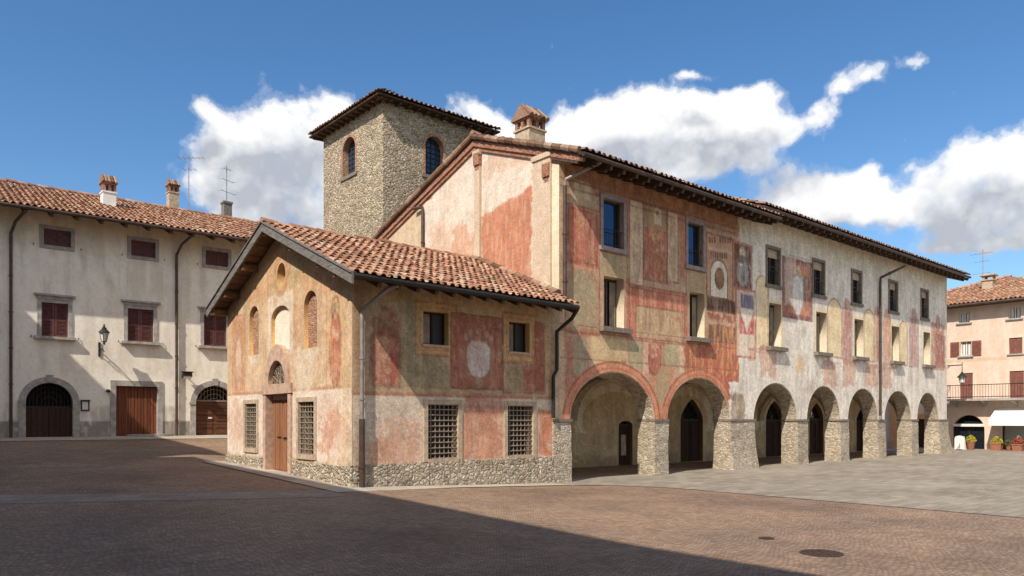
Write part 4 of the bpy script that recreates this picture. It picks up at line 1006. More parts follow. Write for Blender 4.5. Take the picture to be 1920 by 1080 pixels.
# door with stone surround and fanlight
m=MB(); n0,n1=-.26,-.20
m.fb(CF,cdoor[0]+.02,dm-.008,.42,2.60,n0,n1); m.fb(CF,dm+.008,cdoor[1]-.02,.42,2.60,n0,n1)
for q0,q1 in ((cdoor[0],dm),(dm,cdoor[1])):
    w=q1-q0
    for j in range(4): m.fb(CF,q0+.06+(w-.12)*j/4+.012,q0+.06+(w-.12)*(j+1)/4-.012,.5,2.54,n1,n1+.022)
dr=m.build('door',M['door'],ch)
m=MB(); m.fb(CF,dm-.42,dm-.10,1.44,1.475,n1+.02,n1+.05); m.fb(CF,dm+.12,dm+.40,1.46,1.495,n1+.02,n1+.05); m.lathe([(.03,0),(.03,.05),(.01,.06)],CF.pt(dm-.12,1.42,n1+.05),8); m.build('latch',M['iron'],dr)
m=MB()
m.fb(CF,cdoor[0]-.20,cdoor[0]+.012,.25,2.768,-.28,.045); m.fb(CF,cdoor[1]-.012,cdoor[1]+.20,.25,2.768,-.28,.045); m.fb(CF,cdoor[0]-.26,cdoor[1]+.26,2.769,3.066,-.28,.075)
m.fb(CF,cdoor[0]+.012,cdoor[1]-.012,2.60,2.768,-.275,-.18)
inn=[(dm-.605*math.cos(PI*k/18),3.067+.70*math.sin(PI*k/18)) for k in range(19)]; ou=[(dm-.88*math.cos(PI*k/18),3.067+1.08*math.sin(PI*k/18)+ (.10*(1-abs(k-9)/9))) for k in range(19)]
m.band(CF,inn,ou,-.28,.05); m.build('door_surround',M['pinkstone'],dr)
m=MB()
for r_ in (.28,.48,.66): m.tube([CF.pt(dm-r_*.9*math.cos(PI*k/14),3.07+r_*math.sin(PI*k/14),-.10) for k in range(15)],.014,5)
for k in range(1,8): a=PI*k/8; m.tube([CF.pt(dm,3.07,-.10),CF.pt(dm-.6*math.cos(a),3.07+.69*math.sin(a),-.10)],.014,5)
for k in range(16):
    a=PI*(k+.5)/16; r_=.38 if k%2 else .57; c_=(dm-r_*.9*math.cos(a),3.07+r_*math.sin(a)); m.tube([CF.pt(c_[0]+.06*math.cos(t*PI/4),c_[1]+.06*math.sin(t*PI/4),-.10) for t in range(9)],.011,5)
m.build('fanlight_grille',M['grille'],dr)
m=MB(); m.prism(CF,arch(dm-.62,dm+.62,3.06,3.07,3.78,14),-.30,-.28); m.build('fanlight_pane',M['glass'],dr)
m=MB(); m.fb(CF,cdoor[0]-.25,cdoor[1]+.25,.2,.44,-.3,.16); m.build('door_step',M['trim'],dr)
# blind arched openings with brick infill, white niche panel, oculus
for q,sp,mt in ((lw,lw[3]-.38,'infill'),(rw,rw[3]-.41,'infill')):
    m=MB(); m.prism(CF,arch(q[0],q[1],q[2],sp,q[3],12),-.30,-.13); m.build('bricked_window',M[mt],ch)
m=MB(); m.prism(CF,arch(nic[0],nic[1],nic[2],5.02,nic[3],14),-.40,-.12); m.build('niche_panel',M['plaster'],ch,col=lin((244,230,212))*.9)
m=MB(); m.prism(CF,[(oc[0]+.30*math.cos(k*PI/8),oc[1]+.36*math.sin(k*PI/8)) for k in range(16)],-.40,-.24); m.build('oculus',M['pinkstone'],ch)
m=MB(); m.prism(CF,[(oc[0]+.14*math.cos(k*PI/6),oc[1]-.03+.2*math.sin(k*PI/6)) for k in range(12)],-.24,-.235); m.build('oculus_opening',M['void'],ch)
# grilled windows
def grille_window(fr,q,nu,nv,sur,parent,inset=.06,t=.12):
    a,b,c,d=q; m=MB()
    m.fb(fr,a-t,a+.01,c-t,d+t,-.34,.03); m.fb(fr,b-.01,b+t,c-t,d+t,-.34,.03); m.fb(fr,a+.01,b-.01,d-.01,d+t,-.34,.027); m.fb(fr,a+.01,b-.01,c-t,c+.01,-.34,.05)
    w=m.build('window',sur,parent)
    m=MB(); m.fb(fr,a,b,c,d,-.36,-.345); m.build('pane',M['glass_dull'],w)
    m=MB(); r=.017
    for k in range(nu+1): x=a+(b-a)*k/nu; m.tube([fr.pt(min(max(x,a+r),b-r),c,-inset),fr.pt(min(max(x,a+r),b-r),d,-inset)],r,6)
    for k in range(nv+1): z=c+(d-c)*k/nv; m.tube([fr.pt(a,min(max(z,c+r),d-r),-inset+.02),fr.pt(b,min(max(z,c+r),d-r),-inset+.02)],r,6)
    m.build('grille',M['grille'],w); return w
grille_window(CSF,sg1,7,10,M['tanstone'],ch); grille_window(CSF,sg2,7,10,M['tanstone'],ch)
grille_window(CF,gl,6,10,M['tanstone'],ch); grille_window(CF,gr,6,10,M['tanstone'],ch)
for q in (sw1,sw2):
    a,b,c,d=q; m=MB(); w=.05
    for e_ in ((a,a+w,c,d),(b-w,b,c,d),(a+w,b-w,c,c+w),(a+w,b-w,d-w,d),((a+b)/2-.025,(a+b)/2+.025,c+w,d-w)): m.fb(CSF,*e_,-.26,-.20)
    wn=m.build('window',M['darkdoor'],ch)
    m=MB(); m.fb(CSF,a+.02,b-.02,c+.02,d-.02,-.25,-.235); m.build('pane',M['glass_dull'],wn)
    m=MB(); m.fb(CSF,a+.06,(a+b)/2-.06,c+.06,d-.06,-.233,-.225); m.build('curtain',M['curtain'],wn)
    m=MB(); m.fb(CSF,a-.04,b+.04,c-.06,c+.01,-.25,.04); m.build('sill',M['pinkstone'],wn)
# downpipes of the chapel
x=9.36
pp=[CSF.pt(9.9,EZ-.1,.95),CSF.pt(9.75,5.28,.75),CSF.pt(x+.02,4.78,.12),CSF.pt(x,4.6,.11),CSF.pt(x,2.0,.11)]
downpipe(ch,M['greypipe'],pp,.055); downpipe(ch,M['pipe'],[CSF.pt(x,2.02,.11),CSF.pt(x,.2,.11)],.075)
x=16.12
downpipe(ch,M['iron'],[(x+.05,EYR-.03,EZ-.1),(x+.05,EYR+.2,EZ-.35),CSF.pt(x+.05,4.75,.12),CSF.pt(x+.05,3.55,.12),CSF.pt(x-.10,3.35,.12),CSF.pt(x-.10,2.05,.12)],.06)

# ================================================================== TOWER
TX,TY,TX1,TY1=17.6,29.66,23.55,35.55; TE=16.54
tw=thing('stone_tower',((TX+TX1)/2,(TY+TY1)/2,.6),'square rubble stone tower with arched windows rising behind the chapel','tower')
a,b,c,d=TXF.rect(643,262,335,667); lo,hi=min(a,b),max(a,b)
twl=(lo,hi,c,TXF.px(655,257)[1]); e,f_,g_,h_=TYF.rect(797,262,327,832); twr=(e,f_,g_,TYF.px(815,256)[1])
def sub(w): return arch(w[0],w[1],w[2],w[3]-(w[1]-w[0])*.5,w[3],14)
wall('front_wall',M['towerstone'],TXF,[(TY+.003,0),(TY1,0),(TY1,TE),(TY+.003,TE)],[sub(twl)],tw,.6,None,None)
wall('side_wall',M['towerstone'],TYF,[(TX+.004,0),(TX1,0),(TX1,TE),(TX+.004,TE)],[sub(twr)],tw,.6,None,None)
# close the corner and the far sides
m=MB(); m.box(TX1-.6,TX1,TY+.6,TY1,0,TE); m.box(TX+.6,TX1-.6,TY1-.6,TY1,0,TE); m.build('rear_wall',M['towerstone'],tw)
for fr,w in ((TXF,twl),(TYF,twr)):
    m=MB(); o=sub(w); 
    ww=w[1]-w[0]; cu=(w[0]+w[1])/2; sp=w[3]-ww*.5
    wi=ww/2-.012
    inn=[(w[0]+.012,w[2])]+[(cu-wi*math.cos(PI*k/14),sp+wi*math.sin(PI*k/14)) for k in range(15)]+[(w[1]-.012,w[2])]
    oq=[(w[0]-.13,w[2])]+[(cu-(ww/2+.13)*math.cos(PI*k/14),sp+(ww/2+.13)*math.sin(PI*k/14)) for k in range(15)]+[(w[1]+.13,w[2])]
    m.band(fr,inn,oq,-.3,.025); wn=m.build('window',M['infill'],tw)
    m=MB(); m.prism(fr,o,-.36,-.32); m.build('pane',M['glass_blue'],wn)
    m=MB()
    for k in range(1,4): x=w[0]+ww*k/4; m.tube([fr.pt(x,w[2],-.29),fr.pt(x,w[3]-.1,-.29)],.018,5)
    for k in range(1,8): z=w[2]+(w[3]-w[2])*k/8; m.tube([fr.pt(w[0]+.02,z,-.29),fr.pt(w[1]-.02,z,-.29)],.014,5)
    m.build('lead_bars',M['iron'],wn)
    m=MB(); m.fb(fr,w[0]-.2,w[1]+.2,w[2]-.14,w[2]+.01,-.31,.07); m.build('sill',M['darkstone'],wn)
o_=.55; x0,x1,y0,y1=TX-o_,TX1+o_,TY-o_,TY1+o_; zt=TE+.06; zc=zt+1.15; cx,cy=(x0+x1)/2,(y0+y1)/2
m=MB(); m.add([(x0,y0,zt),(x1,y0,zt),(x1,y1,zt),(x0,y1,zt),(cx,cy,zc),(x0,y0,zt-.07),(x1,y0,zt-.07),(x1,y1,zt-.07),(x0,y1,zt-.07)],[(0,1,4),(1,2,4),(2,3,4),(3,0,4),(0,5,6,1),(1,6,7,2),(2,7,8,3),(3,8,5,0),(8,7,6,5)])
tr=m.build('roof',M['board'],tw)
for E0,A_,ln,S_,sd in (((x0,y0-.05,zt),(1,0,0),x1-x0,(0,cy-y0,zc-zt),31),((x0-.05,y1,zt),(0,-1,0),y1-y0,(cx-x0,0,zc-zt),32)):
    wdt=Vector(S_).length
    tiles('tiles',M['tile_old'],tr,E0,A_,S_,ln,wdt,.26,.42,keep=lambda a,s,ln=ln,w=wdt: abs(a-ln/2)<ln/2*(1-s/w)+.15,seed=sd)
for k in range(14):
    m=MB(); x=x0+.25+(x1-x0-.5)*k/13; m.beam((x,y0+.12,zt-.14),(x,TY+.1,zt-.10),.09,.09); m.build('rafter',M['beam'],tr)
    m=MB(); y=y0+.25+(y1-y0-.5)*k/13; m.beam((x0+.12,y,zt-.14),(TX+.1,y,zt-.10),.09,.09); m.build('rafter',M['beam'],tr)
for u_,v_ in ((18.5,15.3),(19.4,14.2)):
    pass

# ================================================================== LEFT HOUSE
lh=thing('plastered_house',LHF.pt(-1,1.26),'long cream plastered house with brown shutters and arched garage doors along left side','house')
G0=1.25
tw_=[LHF.rect(77,422,472,137),LHF.rect(242,446,490,296),LHF.rect(383,466,506,430)]
tops=[(-3.62,-2.62,9.28,9.98),(-.32,.70,9.28,10.0),(2.86,3.92,9.28,10.0)]
mids=[(-3.70,-2.72,5.46,6.90),(-.46,.62,5.46,6.95),(2.78,3.85,5.46,6.95)]
tops=[(-6.7,-5.7,9.28,9.98)]+tops; mids=[(-6.8,-5.7,5.46,6.92)]+mids
hol=[rectp(*q) for q in tops+mids]
da=(-4.25,-2.55,3.55); dc=(2.42,4.2,3.62); dg=(-.92,.78,3.5)
hol+=[arch(da[0],da[1],1.1,2.72,da[2],18),arch(dc[0],dc[1],1.1,2.76,dc[2],18),rectp(dg[0],dg[1],1.1,dg[2])]
def paint_lh(u,v):
    p=Paint(LHF,u,v,(247,240,226),.98)
    p.rect(-9,9,9.2,11,(230,208,164),.6,e=.5,r=.3); p.streaks(-9,9,4,10.8,(196,182,160),.5,2.5,.5)
    p.rect(-9,9,3.6,7.6,(246,236,216),.4,e=.4,r=.4)
    p.rect(-9,9,1.0,1.93,(142,134,126),1,e=.015,r=.015,wear=.08)
    p.streaks(-9,9,1.0,2.6,(140,128,112),.5,4,.5)
    return p.finish((200,182,152),amt=.07,mott=.04,loss=.2)
wall('front_wall',M['render'],LHF,[(-8,.6),(9,.6),(9,10.92),(-8,10.92)],hol,lh,.45,(np.arange(-7.9,9,.08),np.arange(1.1,10.9,.08)),paint_lh,(190,176,154),.85)
m=MB(); m.fb(LHF,-8,9,.6,10.7,-12.0,-11.6); m.fb(LHF,-8,-7.6,.6,10.7,-11.6,-.46); m.fb(LHF,8.6,9,.6,10.7,-11.6,-.46); m.build('rear_wall',M['plaster'],lh,col=lin((200,186,160)))
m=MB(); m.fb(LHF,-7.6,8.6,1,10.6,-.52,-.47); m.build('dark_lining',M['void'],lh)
def shuttered(fr,q,parent,mat,sur,louvre,cornice,hinges=True):
    a,b,c,d=q; t=.14; m=MB()
    m.fb(fr,a-t,a+.01,c-.0,d+t,-.30,.04); m.fb(fr,b-.01,b+t,c-.0,d+t,-.30,.04); m.fb(fr,a+.01,b-.01,d-.01,d+t,-.30,.037)
    if not cornice: m.fb(fr,a-t,b+t,c-t,c+.01,-.30,.045)
    wn=m.build('window',sur,parent)
    if cornice:
        m=MB(); m.fb(fr,a-t-.12,b+t+.12,c-.10,c+.01,-.3,.22); m.build('sill',sur,wn)
        m=MB(); m.fb(fr,a-t-.02,b+t+.02,d+t,d+t+.12,-.1,.07); m.fb(fr,a-t-.12,b+t+.12,d+t+.12,d+t+.2,-.1,.16); m.build('cornice',sur,wn)
    mid=(a+b)/2
    for q0,q1 in ((a+.015,mid-.008),(mid+.008,b-.015)):
        m=MB(); w=.07; n0,n1=-.13,-.085
        for e_ in ((q0,q0+w,c+.01,d-.01),(q1-w,q1,c+.01,d-.01),(q0+w,q1-w,c+.01,c+.09),(q0+w,q1-w,d-.09,d-.01),(q0+w,q1-w,(c+d)/2-.04,(c+d)/2+.04)): m.fb(fr,*e_,n0,n1)
        k=int((d-c-.2)/.055) if louvre else 0
        if louvre:
            for j in range(k):
                z=c+.09+(d-c-.18)*j/k; P=fr.pt
                m.hexa([P(q0+w,z,n1-.005),P(q1-w,z,n1-.005),P(q1-w,z+.012,n1-.005),P(q0+w,z+.012,n1-.005),P(q0+w,z+.035,n0+.005),P(q1-w,z+.035,n0+.005),P(q1-w,z+.047,n0+.005),P(q0+w,z+.047,n0+.005)])
        m.fb(fr,q0+w,q1-w,c+.09,d-.09,n0-.01,n0+(.0 if louvre else .02))
        m.build('shutter',mat,wn)
    if hinges:
        m=MB()
        for x in (a-t-.22,b+t+.22): m.tube([fr.pt(x,c+.0,0),fr.pt(x,c,.06),fr.pt(x,c-.06,.07)],.016,6); m.tube([fr.pt(x,c-.02,.02),fr.pt(x+.02,c+.03,.05)],.012,5)
        m.build('shutter_hook',M['iron'],wn)
for q in tops: shuttered(LHF,q,lh,M['shutter'],M['trim'],False,False)
for q in mids: shuttered(LHF,q,lh,M['shutter'],M['trim'],True,True)
# arched doors
def arched_door(q,sp,mat,parent,keystone,grille):
    a,b,t=q; a+=.01; b-=.01; t-=.01; cu=(a+b)/2; h=(b-a)/2; m=MB(); w=.25
    inn=[(a,1.15),(a,sp)]+[(cu-h*math.cos(PI*k/18),sp+(t-sp)*math.sin(PI*k/18)) for k in range(1,18)]+[(b,sp),(b,1.15)]
    ou=[(a-w,1.15),(a-w,sp)]+[(cu-(h+w)*math.cos(PI*k/18),sp+(t-sp+w)*math.sin(PI*k/18)) for k in range(1,18)]+[(b+w,sp),(b+w,1.15)]
    m.band(LHF,inn,ou,-.30,.05)
    m.fb(LHF,a-w-.04,a-.0,sp-.06,sp+.06,.05,.075); m.fb(LHF,b+.0,b+w+.04,sp-.06,sp+.06,.05,.075)
    if keystone: m.prism(LHF,[(cu-.10,t+.02),(cu+.10,t+.02),(cu+.15,t+w+.08),(cu-.15,t+w+.08)],.05,.085)
    m2=MB(); zt=2.86 if grille else 2.5
    for j in range(2):
        q0,q1=(a+.02,cu-.008) if j==0 else (cu+.008,b-.02)
        m2.fb(LHF,q0,q1,1.22,zt,-.26,-.20)
        for z in range(5): m2.fb(LHF,q0+.08,q1-.08,1.3+z*(zt-1.3)/5+.02,1.3+(z+1)*(zt-1.3)/5-.03,-.20,-.18)
    dr=m2.build('door',mat,parent)
    m.build('door_surround',M['trim'],dr)
    m=MB()
    m.fb(LHF,a,b,zt,zt+.07,-.27,-.17)
    for j in range(1,12):
        x=a+(b-a)*j/12; hh=sp+(t-sp)*math.sqrt(max(0,1-((x-cu)/h)**2))
        if hh>zt+.1: m.tube([LHF.pt(x,zt+.07,-.2),LHF.pt(x,hh,-.2)],.013,5)
    for r_ in (.3,.55,.8): m.tube([LHF.pt(cu-h*r_*math.cos(PI*k/14),max(zt+.08,sp+(t-sp)*r_*math.sin(PI*k/14)),-.19) for k in range(15)],.013,5)
    m.build('fanlight_grille',M['grille'] if grille else M['iron'],dr)
    m=MB(); m.prism(LHF,arch(a,b,zt,max(sp,zt+.01),t,16),-.34,-.31); m.build('fanlight_pane',M['void'],dr)
    return dr
arched_door(da,2.72,M['darkdoor'],lh,True,False); d2=arched_door(dc,2.76,M['hdoor'],lh,True,True)
m=MB(); m.fb(LHF,dc[0]+.62,dc[0]+.80,2.05,2.12,-.18,-.16); m.build('letter_plate',M['white'],d2)
m=MB(); a,b,t=dg; a+=.01; b-=.01; t-=.01; m.fb(LHF,a-.22,a,1.15,t+.24,-.3,.045); m.fb(LHF,b,b+.22,1.15,t+.24,-.3,.045); m.fb(LHF,a,b,t,t+.24,-.3,.042)
m2=MB(); k=13
for j in range(k):
    q0=a+.01+(b-a-.02)*j/k; q1=a+.01+(b-a-.02)*(j+1)/k; m2.fb(LHF,q0+.006,q1-.006,1.22,t-.01,-.22,-.16+(.012 if j%2 else 0))
gt=m2.build('garage_door',M['gate'],lh); m.build('door_surround',M['trim'],gt)
m=MB(); cu=(a+b)/2+.55; vs=[(cu-.95*math.cos(PI*k/12),-.0-.55*math.sin(PI*k/12)) for k in range(13)]
m.add([LHF.pt(x,1.15,-n_+.03) for x,n_ in vs]+[LHF.pt(x,1.36,-n_+.03) for x,n_ in vs],[tuple(range(12,-1,-1)),tuple(range(13,26))]+[(i,i+1,14+i,13+i) for i in range(12)]+[(12,0,13,25)]); m.build('door_step',M['trim'],gt)
# roof
ov=1.35; ez=10.42; rn=-6.0; rzz=13.15
E0=LHF.pt(-8.3,ez,ov); A_=LHF.U; S_=LHF.pt(0,rzz,rn)-LHF.pt(0,ez,ov)
m=MB(); slab(m,E0,A_,S_,17.9,S_.length,.09)
E1=LHF.pt(-8.3,10.5,-12.4); S1=LHF.pt(0,rzz,rn)-LHF.pt(0,10.5,-12.4); slab(m,E1,A_,S1,17.9,S1.length,.09)
lr=m.build('roof',M['board'],lh)
tiles('front_tiles',M['tile'],lr,E0+LHF.N*.05,A_,S_,17.9,S_.length,.24,.42,seed=41)
ridge('ridge_tiles',M['tile'],lr,LHF.pt(-8.3,rzz+.05,rn),LHF.pt(9.6,rzz+.05,rn),.15)
m=MB(); m.tube([LHF.pt(-8.3,ez-.02,ov+.06),LHF.pt(9.6,ez-.02,ov+.06)],.07,8); m.build('gutter',M['pipe'],lr)
for k in range(20):
    x=-8+17.2*k/19; m=MB(); p=LHF.pt(x,ez-.16,ov-.05); m.beam(p,p+S_.normalized()*1.7,.12,.15); m.build('rafter',M['beam'],lr)
def on_roof(px,py):
    d=ray(px,py); N=A_.cross(S_).normalized(); t=(E0-CAM).dot(N)/d.dot(N); return CAM+d*t
def pxz(p,py):   # height at which a vertical through p meets image row py
    dd=p.x*CS+p.y*SN; return EYE+(HY-py)*dd/F
def house_chimney(px,base,shaft,top,w,body):
    p=on_roof(px,base); lantern_chimney(lr,(p.x,p.y),w,p.z-.35,pxz(p,shaft),pxz(p,top),body,M['tile_old'])
house_chimney(203,388,364,331,.56,M['white']); house_chimney(324,388,364,339,.52,M['tanstone'])
p=on_roof(425,399); h=.24; m=MB(); m.box(p.x-h,p.x+h,p.y-h,p.y+h,p.z-.4,pxz(p,383)); m.box(p.x-h*1.2,p.x+h*1.2,p.y-h*1.2,p.y+h*1.2,pxz(p,383),pxz(p,381)+.06); m.build('chimney',M['darkstone'],lr)
p3=p.copy()
for xx in (20,330):
    u_,v_=LHF.px(xx,600)
    downpipe(lh,M['pipe'],[LHF.pt(u_+.45,ez-.05,ov),LHF.pt(u_+.12,ez-.45,.5),LHF.pt(u_,9.55,.12),LHF.pt(u_,9.3,.11),LHF.pt(u_,1.25,.11)],.06)
# things on or at the house
def antenna(base,h,dirv,bars,label,yagi=True):
    t=thing('roof_antenna',base,label,'antenna','aerials on the house roofs'); b=Vector(base); d=Vector(dirv).normalized(); s=d.cross(Vector((0,0,1))).normalized()
    m=MB(); m.tube([b,b+Vector((0,0,h))],.022,6); m.build('mast',M['greypipe'],t)
    for z,ln,n in bars:
        m=MB(); c=b+Vector((0,0,z)); m.tube([c-d*ln*.4,c+d*ln*.6],.014,5)
        for k in range(n): q=c-d*ln*.4+d*ln*k/max(1,n-1); e_=.28*(1-.4*k/n); m.tube([q-s*e_,q+s*e_],.009,4)
        m.build('aerial',M['greypipe'],t)
pb=on_roof(332,392); pb=LHF.pt((pb-LHF.O).dot(LHF.U)+.3,rzz,rn); zb=rzz
antenna(pb,pxz(pb,290)-zb,LHF.U*.8+LHF.N*.6,[(pxz(pb,296)-zb,1.3,6),(pxz(pb,318)-zb,.6,3)],'thin rooftop aerial rising behind the middle brick chimney of the cream house')
pa=Vector((p3.x,p3.y,pxz(p3,384)))
antenna(pa,pxz(p3,310)-pa.z,LHF.U*.9-LHF.N*.4,[(pxz(p3,317)-pa.z,.55,4),(pxz(p3,338)-pa.z,.9,2),(pxz(p3,360)-pa.z,1.1,2)],'tall rooftop aerial standing on the smallest dark chimney of the cream house')
def lantern(base,out,drop,scale,label,wallpt):
    "street lantern on a curved iron bracket"
    t=thing('wall_lantern',wallpt,label,'lantern'); s=scale; w=Vector(wallpt); o=Vector(base)
    m=MB(); dirn=(o-w); dirn.z=0; dl=dirn.length; dn=dirn.normalized()
    m.beam(w+Vector((0,0,-.32*s)),w+Vector((0,0,.32*s)),.08*s,.05*s,up=dn)
    arm=[w+dn*(dl*k/10)+Vector((0,0,(-.05+.12*math.sin(PI*k/10)-.10*k/10)*s)) for k in range(11)]
    m.tube(arm,.022*s,7); m.tube([w+Vector((0,0,-.25*s)),w+dn*dl*.35+Vector((0,0,-.13*s)),w+dn*dl*.62+Vector((0,0,-.04*s))],.016*s,6)
    m.tube([w+dn*dl*.3+Vector((math.cos(a)*.0,0,0))+dn*.1*s*math.cos(a)+Vector((0,0,-.12*s+.09*s*math.sin(a))) for a in [k*PI/6 for k in range(11)]],.012*s,5)
    m.build('bracket',M['iron'],t)
    c=o
    m=MB(); m.lathe([(.03*s,-.12*s),(.06*s,-.08*s),(.03*s,-.02*s),(.10*s,0),(.10*s,.03*s)],c,8)
    for k in range(6):
        a=2*PI*k/6; m.tube([c+Vector((math.cos(a)*.10*s,math.sin(a)*.10*s,.03*s)),c+Vector((math.cos(a)*.19*s,math.sin(a)*.19*s,.42*s))],.012*s,4)
    m.build('lamp_frame',M['iron'],t)
    m=MB(); m.lathe([(.09*s,.03*s),(.175*s,.41*s)],c,6); m.build('lamp_glass',M['lampglass'],t)
    m=MB(); m.lathe([(.24*s,.42*s),(.22*s,.46*s),(.12*s,.56*s),(.10*s,.58*s),(.10*s,.63*s),(.04*s,.68*s),(.05*s,.72*s),(.015*s,.80*s),(.001,.81*s)],c,12); m.build('lamp_cap',M['iron'],t)
u_,v_=LHF.px(186,655); 
lantern(LHF.pt(u_+.06,v_+.26,.75),0,0,.95,'black iron lantern on scrolled bracket above and left of the garage door',LHF.pt(u_,v_,.03))
u_,v_=LHF.px(346,704); t=thing('wall_floodlight',LHF.pt(u_,v_,0),'small boxy floodlight on wall above the right arched door of cream house','floodlight')
m=MB(); m.tube([LHF.pt(u_,v_+.05,0),LHF.pt(u_,v_+.10,.35)],.025,6); m.build('arm',M['iron'],t)
m=MB(); P=LHF.pt; m.hexa([P(u_-.2,v_-.16,.25),P(u_+.2,v_-.16,.25),P(u_+.2,v_-.06,.55),P(u_-.2,v_-.06,.55),P(u_-.2,v_+.06,.28),P(u_+.2,v_+.06,.28),P(u_+.2,v_+.12,.52),P(u_-.2,v_+.12,.52)]); m.fb(LHF,u_-.24,u_+.24,v_+.12,v_+.16,.22,.58); m.build('lamp_housing',M['iron'],t)
m=MB(); m.hexa([P(u_-.16,v_-.175,.28),P(u_+.16,v_-.175,.28),P(u_+.16,v_-.075,.53),P(u_-.16,v_-.075,.53),P(u_-.16,v_-.155,.27),P(u_+.16,v_-.155,.27),P(u_+.16,v_-.055,.53),P(u_-.16,v_-.055,.53)]); m.build('lamp_glass',M['lampglass'],t)
a,b,c,d=LHF.rect(153,752,769,166); t=thing('notice_board',LHF.pt((a+b)/2,c,0),'small white notice in dark frame between left arched door and garage door','notice board')
m=MB(); m.fb(LHF,a,b,c,d,.003,.03); m.fb(LHF,a-.05,b+.05,d,d+.05,.003,.10); m.fb(LHF,a-.03,a,c-.03,d,.003,.05); m.fb(LHF,b,b+.03,c-.03,d,.003,.05); m.fb(LHF,a,b,c-.03,c,.003,.05); m.build('frame',M['iron'],t)
m=MB(); m.fb(LHF,a+.02,b-.02,c+.02,d-.02,.03,.034); m.build('sheet',M['white'],t)
u_,v_=LHF.px(202,733); m=MB(); m.lathe([(.001,-.08),(.08,-.05),(.09,0),(.08,.05),(.001,.08)],LHF.pt(u_,v_,.08),10); m.tube([LHF.pt(u_,v_,0),LHF.pt(u_,v_,.1)],.04,6); tag(m.build('door_bell',M['iron']),'small round dark bell on wall just left of the garage door frame','bell')

# ================================================================== PINK HOUSE
rh=thing('pink_house',(60,18,0),'peach pink house with balcony, brown shutters and white shop awning at right end of square','house')
yl,yr=24.8,12.6; RT=9.7
def R4(x0,yt,yb,x1): a,b,c,d=RHF.rect(x0,yt,yb,x1); return (min(a,b),max(a,b),c,d)
pw=[R4(1798,586,606,1818),R4(1891,577,598,1914)]
po=[R4(1801,641,668,1821)]; pc=[R4(1892,634,664,1917)]
pdz=[R4(1800,700,747,1824),R4(1893,696,746,1920)]
pdz=[(a,b,3.42,d) for a,b,c,d in pdz]
pa_=R4(1787,790,842,1846); shopw=R4(1879,800,843,1960)
extra=[(q[0]-9.6,q[1]-9.6,q[2],q[3]) for q in ()]
mirrow=[(20.9,21.9,7.9,9.0),(20.9,21.9,5.9,7.3)]
rh_holes=[rectp(*q) for q in pw+po+pc+pdz]+[arch(pa_[0],pa_[1],.02,1.35,2.32,16),rectp(shopw[0],shopw[1],.02,2.0)]+[rectp(20.7,22.6,.02,2.3)]
def paint_rh(u,v):
    p=Paint(RHF,u,v,(244,214,192),.84)
    p.streaks(6,25,0,9.7,(226,178,140),.4,1.5,.5); p.rect(6,25,5.98,6.12,(222,188,156),wear=.05)
    for q in po+pc+pdz+pw: p.frame(q[0]-.1,q[1]+.1,q[2]-.1,q[3]+.1,(236,214,188),w=.2,wear=.05)
    p.rect(6,25,0,.5,(216,180,150),.7,e=.1,r=.15)
    p.rect(22.6,23.4,0,3.4,(206,126,70),1); p.rect(18,20.4,0,3.1,(238,192,150),.4)
    return p.finish((200,164,134),amt=.06,mott=.05,loss=.25)
wall('front_wall',M['render'],RHF,[(yr,-.3),(yl,-.3),(yl,RT),(yr,RT)],rh_holes,rh,.35,(np.arange(yr+.1,yl,.12),np.arange(0,RT,.12)),paint_rh,(220,180,145),.85)
m=MB(); m.box(66.2,66.5,yr,yl,-.3,RT); m.box(56.86,66.2,yl-.3,yl,-.3,RT); m.box(56.86,66.2,yr,yr+.3,-.3,RT); m.build('rear_wall',M['plaster'],rh,col=lin((230,190,150))*.85)
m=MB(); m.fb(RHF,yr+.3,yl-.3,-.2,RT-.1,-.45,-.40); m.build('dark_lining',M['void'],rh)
def rwin(q,shut):
    a,b,c,d=q; m=MB(); w=.06
    for e_ in ((a,a+w,c,d),(b-w,b,c,d),(a+w,b-w,c,c+w),(a+w,b-w,d-w,d),((a+b)/2-.04,(a+b)/2+.04,c+w,d-w)): m.fb(RHF,*e_,-.22,-.15)
    wn=m.build('window',M['white'],rh)
    m=MB(); m.fb(RHF,a+.02,b-.02,c+.02,d-.02,-.21,-.19); m.build('pane',M['glass'],wn)
    m=MB()
    for q0,q1 in ((a+.1,a+(b-a)*.36),(b-(b-a)*.36,b-.1)): m.fb(RHF,q0,q1,c+.08,d-(.12 if shut else .08),-.19,-.18)
    m.build('curtain',M['white'],wn)
    m=MB(); m.fb(RHF,a-.15,b+.15,c-.09,c+.01,-.2,.12); m.build('sill',M['trim'],wn)
    if shut:
        for q0,q1 in ((a-.62,a-.06),(b+.06,b+.62)):
            m=MB(); m.fb(RHF,q0,q1,c,d,.03,.07)
            for k in range(18): z=c+.06+(d-c-.12)*k/18; m.fb(RHF,q0+.05,q1-.05,z,z+.03,.07,.085)
            m.build('shutter',M['pshutter'],wn)
def rshut(q,nm='window'):
    a,b,c,d=q; m=MB(); mid=(a+b)/2
    m.fb(RHF,a-.1,b+.1,c-.08,c+.004,-.2,.1); wn=m.build(nm,M['trim'],rh)
    for q0,q1 in ((a+.01,mid-.01),(mid+.01,b-.01)):
        m=MB(); m.fb(RHF,q0,q1,c+.005,d-.005,-.12,-.07)
        k=int((d-c)/.09)
        for j in range(k): z=c+.08+(d-c-.16)*j/k; m.fb(RHF,q0+.06,q1-.06,z,z+.04,-.07,-.05)
        m.build('shutter',M['pshutter'],wn)
for q in pw: rwin(q,False)
for q in po: rwin(q,True)
for q in pc: rshut(q)
for q in pdz: rshut(q,'balcony_door')
